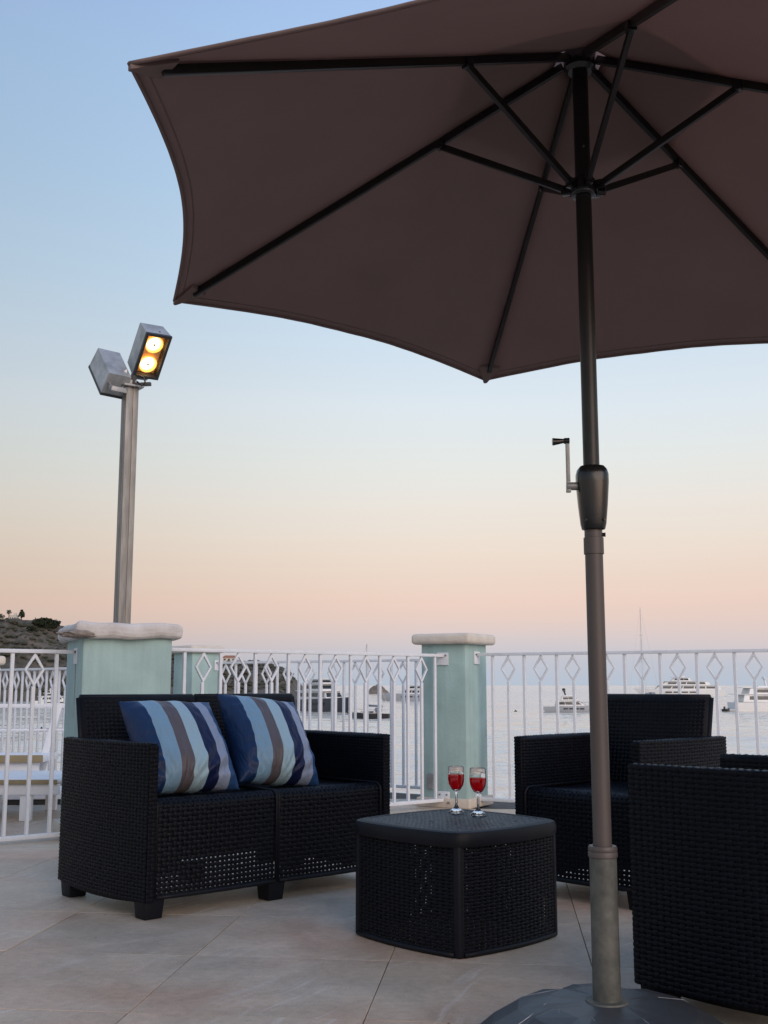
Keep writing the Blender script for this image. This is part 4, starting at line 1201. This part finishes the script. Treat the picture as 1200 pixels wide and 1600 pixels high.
from mathutils import noise as MN
HD = 470
rx = np.array([-900, -500, -200, 0, 50, 95, 130, 180, 240, 290, 335, 345, 400, 425, 445, 458, 466, 471, 480])
ry = np.array([900, 925, 955, 967, 966, 976, 984, 1000, 1014, 1022, 1027, 1031, 1034, 1040, 1046, 1058, 1068, 1082, 1100])
def ridge(px): return float(pix(px, float(np.interp(px, rx, ry)), HD).z)
vs = []; fs = []
gx, gy = 170, 46
for j in range(gy + 1):
    for i in range(gx + 1):
        px = -800 + 1282 * i / gx
        tt = j / gy
        d = 408 + 190 * tt
        X = (px - 600) / 1735 * HD
        rz_ = ridge(px) - ZS
        wob = MN.noise(Vector((X * .02, 3.3, 0))) * 14 + MN.noise(Vector((X * .08, 7, 0))) * 5
        t2 = (d + wob - 424) / 48
        if t2 < 0: s_ = -0.05
        elif t2 < 1: s_ = min(1, .62 * t2 ** .6 + .38 * t2 ** 1.6)
        else: s_ = max(-.1, 1 - .28 * (t2 - 1) ** 1.3)
        hz = rz_ * s_
        rough = MN.fractal(Vector((X * .045, d * .045, 1.7)), .9, 2.1, 6) * 3.4 * min(1, max(0, t2) * 2) * min(1, max(.15, rz_ / 14))
        if .85 < t2 < 1.4: rough *= .35
        vs.append((X * (d / HD) ** .15 + MN.noise(Vector((X * .1, d * .1, 0))) * 1.2, d + MN.noise(Vector((X * .12, d * .1, 5))) * 2.5, ZS - 1.0 * (s_ <= 0) + hz + rough - .3))
for j in range(gy):
    for i in range(gx):
        a = j * (gx + 1) + i; fs.append((a, a + 1, a + gx + 2, a + gx + 1))
hm = me_from('headland', vs, fs, M['hill'], True)
put('headland', hm, kind='structure')
HV = np.array(vs)
def hill_z(x, y):
    k_ = np.argmin((HV[:, 0] - x) ** 2 + (HV[:, 1] - y) ** 2); return float(HV[k_, 2])
# scrub clumps on the slopes, past counting
b = MB(); ico = bmesh.new(); bmesh.ops.create_icosphere(ico, subdivisions=1, radius=1)
iv = [v.co.copy() for v in ico.verts]; ifc = [tuple(v.index for v in f.verts) for f in ico.faces]; ico.free()
for i in range(2600):
    px = random.uniform(-60, 462); d = random.uniform(428, 474)
    X = (px - 600) / 1735 * HD
    z = hill_z(X, d)
    if MN.noise(Vector((X * .09, d * .09, 2))) < -.28: continue
    if z < ZS + 2 or ridge(px) < ZS + 8: continue
    s_ = random.uniform(.35, 1.0) * (1.5 if random.random() < .2 else 1)
    o_ = Vector((X, d, z + s_ * .2))
    vv = [o_ + Vector((v.x * s_ * random.uniform(.8, 1.3), v.y * s_, v.z * s_ * random.uniform(.5, .8))) for v in iv]
    b.add(vv, ifc)
put('hillside_scrub', b.mesh('hillside_scrub', M['scrub']), kind='stuff')

def tree(name, label, X, Y, H_, cw, chh, cz, shape='ball', n=260, group=None):
    z0 = hill_z(X, Y) - .4
    t = thing(name, label, 'tree', (X, Y, z0), random.uniform(0, 6), group)
    b = MB(); b.tube([(0, 0, 0), (.05 * H_, 0, H_ * .5), (.03 * H_, .02 * H_, cz)], [.05 * H_ * .7, .04 * H_ * .7, .02 * H_], 7)
    for k_ in range(3):
        a = k_ * 2.1; b.tube([(.04 * H_, 0, cz * .72), (math.cos(a) * cw * .3, math.sin(a) * cw * .3, cz + chh * .1)], [.02 * H_, .008 * H_], 5)
    put('trunk', b.mesh('trunk', M['bark'], smooth=True), t)
    b = MB()
    for i in range(n):
        while True:
            q_ = Vector((random.uniform(-1, 1), random.uniform(-1, 1), random.uniform(-1, 1)))
            if q_.length > 1: continue
            if shape == 'cone' and math.hypot(q_.x, q_.y) > .5 * (1 - q_.z) + .08: continue
            if shape == 'flat' and q_.z < -.3: continue
            if MN.noise(q_ * 1.9 + Vector((X, Y, 0))) < -.12 and q_.length > .45: continue
            break
        p = Vector((q_.x * cw / 2, q_.y * cw / 2, cz + q_.z * chh / 2))
        s_ = random.uniform(.06, .13) * max(cw, chh) * .8
        e1 = Vector((random.gauss(0, 1), random.gauss(0, 1), random.gauss(0, 1))).normalized(); e2 = e1.orthogonal().normalized()
        b.add([p - e1 * s_ - e2 * s_ * .6, p + e1 * s_ - e2 * s_ * .6, p + e1 * s_ * .7 + e2 * s_ * .6, p - e1 * s_ * .7 + e2 * s_ * .6], [(0, 1, 2, 3)])
    put('crown', b.mesh('crown', M['leaf']), t)
    return t
def hx(px, d=HD): return (px - 600) / 1735 * d
tree('pine_tree', 'small umbrella pine left of the house on the headland', hx(14), 471, 4.2, 2.4, 1.9, 3.4, 'ball', 150)
tree('cypress_tree', 'tall pointed conifer right of the house on the headland', hx(34), 471, 5.0, 3.0, 4.6, 2.7, 'cone', 260)
tree('broad_tree', 'wide dark bushy tree on the crest of the headland', hx(73), 470, 4.2, 11.5, 4.0, 2.2, 'ball', 480)
tree('stone_pine', 'low flat crowned pine above the chipped cap of the pillar', hx(134), 472, 4.0, 7.5, 1.7, 3.3, 'flat', 220)
tree('carob_tree', 'squat dark tree on the slope below the bushy tree', hx(62), 462, 3.0, 5.0, 2.8, 1.6, 'ball', 200)
tree('olive_tree', 'small rounded tree at the far left of the headland crest', hx(2), 470, 2.6, 3.6, 2.4, 1.5, 'ball', 170)
tree('shrub_tree', 'low shrub at the right end of the dark bushy tree', hx(95), 471, 1.8, 4.0, 2.2, .9, 'ball', 160)
# lone palm
X, Y = hx(118.5), 471
pt = thing('palm_tree', 'lone thin palm on the skyline left of the pillar cap', 'palm tree', (X, Y, hill_z(X, Y) - .4))
b = MB(); b.tube([(0, 0, 0), (.1, 0, 2), (.05, 0, 4.2)], [.13, .1, .09], 6); put('trunk', b.mesh('trunk', M['bark']), pt)
for k_ in range(11):
    a = k_ * .571; b = MB(); prev = Vector((.05, 0, 4.2)); pts = []
    for s_ in range(5): pts.append(Vector((.05 + math.cos(a) * .24 * s_, math.sin(a) * .24 * s_, 4.2 + .28 * s_ - .11 * s_ * s_)))
    sd_ = Vector((-math.sin(a), math.cos(a), 0)) * .13
    vv = [p for q_ in pts for p in (q_ - sd_, q_ + sd_)]
    b.add(vv, [(2 * i, 2 * i + 1, 2 * i + 3, 2 * i + 2) for i in range(4)]); put('frond', b.mesh('frond', M['leaf']), pt)

def house(label, px0, px1, d, h, roof, name='house'):
    X0, X1 = hx(px0, d), hx(px1, d); xc = (X0 + X1) / 2; w = X1 - X0
    z = hill_z(xc, d) - .8
    t = thing(name, label, 'house', (xc, d, z))
    cbox('wall', (0, 0, h / 2), (w, w * .8, h), M['housewall'], t, .02, 1)
    if roof == 'flat':
        rf = cbox('roof', (0, 0, h + .1), (w * 1.06, w * .86, .22), M['housewall'], t, .02, 1)
        cbox('roof_box', (w * .2, 0, h + .65), (w * .35, w * .4, .9), M['housewall'], t, .02, 1)
    else:
        b = MB(); a = w / 2 * 1.08; e_ = w * .4 * 1.1
        b.add([(-a, -e_, h), (a, -e_, h), (a, e_, h), (-a, e_, h), (-a * .6, 0, h + w * .17), (a * .6, 0, h + w * .17)], [(0, 1, 5, 4), (1, 2, 5), (2, 3, 4, 5), (3, 0, 4), (0, 3, 2, 1)])
        put('roof', b.mesh('roof', M['roofred']), t)
    for i in range(3):
        wd_ = cbox('window', ((i - 1) * w * .3, -w * .4 - .02, h * .6), (w * .13, .06, h * .36), M['window'], t, .01, 1)
        cbox('frame', ((i - 1) * w * .3, -w * .4 - .03, h * .6 - h * .2), (w * .16, .12, .08), M['housewall'], t, .01, 1)
    return t
house('pale flat roofed house on top of the headland between two trees', 17, 29, 473, 3.3, 'flat')
house('house with a terracotta roof just right of the small rear pillar', 318, 346, 462, 2.6, 'hip')
house('low villa roof on the ridge beside the terracotta one', 350, 372, 464, 1.8, 'hip')
M['roofred2'] = M['roofred']

# rocky islet off the point
vs = []; fs = []; n1, n2 = 40, 14
IX, IY = pix(590, 1083, 800).x, 800
for j in range(n2 + 1):
    for i in range(n1):
        a = 2 * math.pi * i / n1; r_ = j / n2
        x, y = math.cos(a) * r_, math.sin(a) * r_
        z = 7.2 * max(-.1, (1 - r_ ** 1.5)) * (1 + .4 * MN.noise(Vector((x * 2, y * 2, 3)))) + MN.noise(Vector((x * 5, y * 5, 1))) * 1.0
        vs.append((IX + x * 9.5, IY + y * 7, ZS - .6 + z))
for j in range(n2):
    for i in range(n1): fs.append((j * n1 + i, j * n1 + (i + 1) % n1, (j + 1) * n1 + (i + 1) % n1, (j + 1) * n1 + i))
put('rock_islet', me_from('rock_islet', vs, fs, M['rock'], True), kind='structure')

# ------------------------------------------------------------------ boats at anchor
def hull_mesh(L_, B_, H_, m, rake=.07, sheer=.28, stern_w=.86, bottom=.45):
    ns = 16; vs = []; fs = []
    for i in range(ns + 1):
        s_ = i / ns; x = -L_ / 2 + L_ * s_
        bw = B_ / 2 * (stern_w + (1 - stern_w) * min(1, s_ / .4)) * (1 - max(0, (s_ - .5) / .5) ** 2.3)
        hz = H_ * (1 + sheer * s_ ** 2)
        fx = rake * L_ * s_ ** 5
        for yy, zz, fr in ((0, -bottom, -.5), (.72, -bottom * .6, -.4), (.88, 0, -.2), (.97, hz * .55, .4), (1.0, hz, 1)):
            vs.append((x + fx * fr, bw * yy, zz)); 
        for yy, zz, fr in ((1.0, hz, 1), (.97, hz * .55, .4), (.88, 0, -.2), (.72, -bottom * .6, -.4)):
            vs.append((x + fx * fr, -bw * yy, zz))
    m_ = 9
    for i in range(ns):
        for k_ in range(m_): fs.append((i * m_ + k_, (i + 1) * m_ + k_, (i + 1) * m_ + (k_ + 1) % m_, i * m_ + (k_ + 1) % m_))
    fs.append(tuple(range(m_)))
    me = me_from('hull', vs, fs, m, True); bm = bmesh.new(); bm.from_mesh(me); bmesh.ops.recalc_face_normals(bm, faces=bm.faces); bm.to_mesh(me); bm.free()
    me.set_sharp_from_angle(angle=R(35)); return me
def slant_box(x0, x1, z0, z1, hw, sf, sb, tuck=.9):
    vs = [(x0, -hw, z0), (x1, -hw * .82, z0), (x0, hw, z0), (x1, hw * .82, z0), (x0 + sb, -hw * tuck, z1), (x1 - sf, -hw * .72 * tuck, z1), (x0 + sb, hw * tuck, z1), (x1 - sf, hw * .72 * tuck, z1)]
    return vs
def deck(t, x0, x1, z0, z1, hw, sf, sb, m, win=None, over=.0):
    b = MB(); V8 = slant_box(x0, x1, z0, z1, hw, sf, sb); b.hexa(V8)
    c = put('cabin', b.mesh('cabin', m, bevel=min(.12, (z1 - z0) * .12)), t)
    if win:
        a0, a1, b0, b1, nwin = win
        for side in (0, 1):
            A = [Vector(V8[k_]) for k_ in ((0, 1, 4, 5) if side == 0 else (2, 3, 6, 7))]
            nrm = Vector((0, -1 if side == 0 else 1, 0))
            def pt_(u, v): return A[0].lerp(A[1], u).lerp(A[2].lerp(A[3], u), v)
            for k_ in range(nwin):
                u0 = a0 + (a1 - a0) * (k_ + .05) / nwin; u1 = a0 + (a1 - a0) * (k_ + .95) / nwin
                q4 = [pt_(u0, b0), pt_(u1, b0), pt_(u0, b1), pt_(u1, b1)]
                b = MB(); b.hexa([q_ - nrm * .08 for q_ in (q4[0], q4[1])] + [q_ + nrm * .05 for q_ in (q4[0], q4[1])] + [q_ - nrm * .08 for q_ in (q4[2], q4[3])] + [q_ + nrm * .05 for q_ in (q4[2], q4[3])])
                put('window', b.mesh('window', M['window']), c)
        # windscreen
        q4 = [Vector(V8[1]), Vector(V8[3]), Vector(V8[5]), Vector(V8[7])]
        f = lambda u, v: q4[0].lerp(q4[1], u).lerp(q4[2].lerp(q4[3], u), v)
        b = MB(); o_ = Vector((.06, 0, .03))
        b.hexa([f(.06, b0) - o_, f(.94, b0) - o_, f(.06, b0) + o_, f(.94, b0) + o_, f(.06, b1) - o_, f(.94, b1) - o_, f(.06, b1) + o_, f(.94, b1) + o_])
        put('windscreen', b.mesh('windscreen', M['window']), c)
    if over:
        b = MB(); b.box(((x0 + x1 + sb - sf) / 2 - over * .3, 0, z1 + .06), (x1 - x0 - sf * .4 + over, hw * 2.0, .14)); put('deck_overhang', b.mesh('deck_overhang', M['hullwhite'], bevel=.04), c)
    return c
def yacht(label, px, d, L_, yaw, decks, hull='hullwhite', H_=2.0, B_=None, sup='hullwhite', mast=2.0, group='motor yachts at anchor', hullwin=True, name='motor_yacht', dark_mast=False):
    X = pix(px, 1071, d).x; B_ = B_ or L_ * .23
    t = thing(name, label, 'yacht', (X, d, ZS), R(yaw), group)
    hl = put('hull', hull_mesh(L_, B_, H_, M[hull]), t)
    if hullwin:
        for sy in (-1, 1):
            for k_ in range(4):
                x = -L_ * .12 + k_ * L_ * .095
                b = MB(); b.box((x, sy * B_ * .489, H_ * .66), (L_ * .075, .12, H_ * .20)); put('hull_window', b.mesh('hull_window', M['window']), hl)
    b = MB(); b.box((-L_ * .53, 0, .35), (L_ * .08, B_ * .8, .18)); put('swim_platform', b.mesh('swim_platform', M['hullwhite'], bevel=.04), t)
    b = MB(); b.box((0, 0, .14), (L_ * .9, B_ * .86, .16)); 
    z = H_ * 1.03
    for (f0, f1, hh, hw, sf, sb, win, over) in decks:
        deck(t, f0 * L_, f1 * L_, z, z + hh, hw * B_ / 2, sf * L_, sb * L_, M[sup], win, over); z += hh
    last = decks[-1]
    mx_ = (last[0] * .6 + last[1] * .4) * L_
    mm_ = M['boatdark'] if dark_mast else M['hullwhite']
    b = MB(); b.bar((mx_ - .3, -.25, z), (mx_ - .6, -.25, z + mast * .7), .14, .3); b.bar((mx_ - .3, .25, z), (mx_ - .6, .25, z + mast * .7), .14, .3); b.box((mx_ - .6, 0, z + mast * .7), (.7, 1.6, .12)); b.tube([(mx_ - .6, 0, z + mast * .7), (mx_ - .7, 0, z + mast * 1.15)], .05, 6)
    ms = put('radar_mast', b.mesh('radar_mast', mm_), t)
    b = MB(); b.lathe([(.0001, -.25), (.35, -.22), (.38, 0), (.3, .22), (.0001, .3)], 12, (mx_ - .6, .5, z + mast * .7 + .35)); put('radar_dome', b.mesh('radar_dome', mm_, smooth=True), ms)
    # bow rail
    b = MB()
    for sy in (-1, 1):
        pts = []
        for k_ in range(7):
            s_ = .58 + .40 * k_ / 6; bw = B_ / 2 * (1 - max(0, (s_ - .5) / .5) ** 2.3) * .94
            p = Vector((-L_ / 2 + L_ * s_ + .07 * L_ * s_ ** 5, sy * bw, H_ * (1 + .28 * s_ ** 2) + .75)); pts.append(p)
            b.tube([p, p - Vector((0, 0, .75))], .022, 4)
        b.tube(pts, .025, 4)
    put('bow_rail', b.mesh('bow_rail', M['mastmetal']), t)
    return t
WN = lambda a, b_, n: (a, b_, .32, .78, n)
# big white yacht at the right edge, stern to the left
yacht('large white motor yacht at the right edge of the water, seen from its stern quarter', 1228, 266, 27, 6, [
    (-.44, .26, 1.75, .88, .10, .02, WN(.06, .95, 2), 1.0), (-.38, .14, 1.5, .74, .09, .02, WN(.10, .94, 2), 1.2), (-.30, .02, .5, .5, .03, .03, None, 0)], H_=2.1, mast=2.3)
tm = thing('dinghy', 'small tender tied behind the stern of the large white yacht', 'dinghy', (pix(1133, 1071, 262).x, 262, ZS), R(60))
put('hull', hull_mesh(3.4, 1.5, .6, M['boatdark'], .05, .3, .9, .2), tm); cbox('console', (-.2, 0, .85), (.8, .6, .7), M['hullwhite'], tm, .05); cbox('engine', (-1.8, 0, .8), (.35, .35, .8), M['boatdark'], tm, .05)
# white superyacht farther out
yacht('white superyacht far out behind the armchair backrest', 1064, 640, 47, 176, [
    (-.46, .32, 2.5, .9, .05, .02, WN(.05, .95, 5), 2.2), (-.34, .24, 2.3, .78, .05, .03, WN(.08, .92, 4), 2.0), (-.12, .13, 2.1, .6, .05, .03, WN(.1, .9, 3), 1.2), (-.06, .06, .9, .4, .03, .03, None, 0)], H_=3.4, mast=3.5, B_=9)
# grey motor yacht by the pole
yacht('small grey hulled motor yacht with a dark radar mast, left of the parasol pole', 893, 252, 12.6, -4, [
    (-.30, .24, 1.25, .84, .12, .02, WN(.06, .92, 3), .9), (-.20, .12, .95, .66, .1, .02, WN(.1, .85, 2), .6), (-.16, .02, .25, .6, .02, .02, None, 0)], hull='hullgrey', H_=1.35, mast=1.3, sup='hullwhite', dark_mast=True)
# dark hulled yacht seen end on, behind the sofa
yacht('big dark hulled yacht with white decks, right behind the sofa cushion', 508, 262, 25, -62, [
    (-.38, .22, 1.9, .9, .06, .01, WN(.06, .94, 5), 1.6), (-.30, .12, 1.7, .8, .06, .02, WN(.06, .94, 4), 1.4), (-.20, .04, 1.0, .6, .03, .02, WN(.1, .9, 2), .8)], hull='hulldark', H_=2.7, mast=2.4, B_=6.4)
# grey yacht near the clean pillar
yacht('grey hulled motor yacht half hidden by the clean pillar', 648, 445, 26, 178, [
    (-.34, .22, 1.8, .88, .06, .02, WN(.05, .95, 4), 1.4), (-.20, .14, 1.6, .7, .06, .03, WN(.08, .9, 3), 1.2), (-.08, .04, .5, .5, .03, .03, None, 0)], hull='hullgrey', H_=2.5, mast=1.6)
yacht('white motor yacht below the headland, seen through the far left railing', 88, 345, 13.5, 3, [
    (-.32, .24, 1.25, .84, .1, .02, WN(.06, .92, 3), .8), (-.22, .12, 1.0, .66, .08, .02, WN(.1, .85, 2), .6)], H_=1.35, mast=1.2)
yacht('little white cabin boat beyond the dark sailboat', 602, 480, 6.5, 170, [(-.25, .2, 1.0, .8, .1, .02, WN(.1, .9, 2), 0)], H_=.8, mast=.6, hullwin=False)

def sailboat(label, px, d, L_, yaw, hull, mastH, name='sailboat', lean=0):
    X = pix(px, 1071, d).x; B_ = L_ * .32
    t = thing(name, label, 'sailboat', (X, d, ZS), R(yaw), 'sailboats at anchor')
    put('hull', hull_mesh(L_, B_, L_ * .11, M[hull], .08, .25, .75, .5), t)
    z = L_ * .115
    deck(t, -L_ * .18, L_ * .22, z, z + L_ * .065, B_ * .32, L_ * .08, .1, M['hullwhite'], (.1, .85, .25, .75, 3), 0)
    b = MB(); b.hexa(slant_box(-L_ * .26, -L_ * .12, z + .3, z + L_ * .13, B_ * .34, L_ * .05, .05)); put('sprayhood', b.mesh('sprayhood', M['canvas'], bevel=.08), t)
    mx_ = L_ * .08
    b = MB(); b.tube([(mx_, 0, z), (mx_, 0, mastH)], [.11, .075], 8); ms = put('mast', b.mesh('mast', M['mastmetal'], smooth='auto'), t)
    b = MB(); b.tube([(mx_, 0, z + 1.3), (mx_ - L_ * .4, 0, z + 1.2)], .08, 7); b.tube([(mx_ - .1, 0, z + 1.46), (mx_ - L_ * .38, 0, z + 1.36)], .15, 7); put('boom', b.mesh('boom', M['canvas'], smooth=True), ms)
    for f in (.42, .7):
        b = MB(); b.tube([(mx_, -B_ * .32, mastH * f), (mx_, B_ * .32, mastH * f)], .035, 5); put('spreader', b.mesh('spreader', M['mastmetal']), ms)
    for a_, c_ in (((mx_, 0, mastH), (L_ * .54, 0, z + .3)), ((mx_, 0, mastH), (-L_ * .48, 0, z + .3)), ((mx_, 0, mastH * .98), (mx_ - .2, B_ * .46, z)), ((mx_, 0, mastH * .98), (mx_ - .2, -B_ * .46, z)), ((mx_, 0, mastH * .7), (mx_ + .3, B_ * .46, z)), ((mx_, 0, mastH * .7), (mx_ + .3, -B_ * .46, z))):
        b = MB(); b.tube([a_, c_], .022, 4); put('stay', b.mesh('stay', M['mastmetal']), ms)
    b = MB()
    for sy in (-1, 1):
        prev = None
        for k_ in range(8):
            s_ = .06 + .86 * k_ / 7; bw = B_ / 2 * (.75 + .25 * min(1, s_ / .4)) * (1 - max(0, (s_ - .5) / .5) ** 2.3) * .95
            p = Vector((-L_ / 2 + L_ * s_, sy * bw, L_ * .11 * (1 + .25 * s_ ** 2)))
            b.tube([p, p + Vector((0, 0, .65))], .02, 4)
            if prev: b.tube([prev + Vector((0, 0, .65)), p + Vector((0, 0, .65))], .016, 4)
            prev = p
    put('guard_rail', b.mesh('guard_rail', M['mastmetal']), t)
    return t
sailboat('sailboat with the tallest mast, rising above the railing right of the pole', 1008, 425, 14, 205, 'hullwhite', 35.5)
sailboat('small dark hulled sailboat moored between the sofa and the clean pillar', 578, 207, 8.2, 155, 'boatdark', 13.6)
for i, (px, py, lab) in enumerate([(805, 1111, 'tiny dark mooring buoy on the water right of the clean pillar'), (68, 1139, 'tiny dark mooring buoy on the water at far left')]):
    d = 6 * 1735 / (py - 1071) * .985
    t = thing('buoy', lab, 'buoy', (pix(px, 1071, d).x, d, ZS), 0, 'mooring buoys')
    b = MB(); b.lathe([(.0001, -.1), (.3, -.08), (.42, .08), (.34, .26), (.12, .36), (.10, .55), (.0001, .56)], 14); put('float', b.mesh('float', M['boatdark'], smooth=True), t)
    b = MB(); b.tube([(.1, 0, .1), (.6, 0, .02), (1.0, 0, .03)], .05, 5); put('rope', b.mesh('rope', M['boatdark']), t)
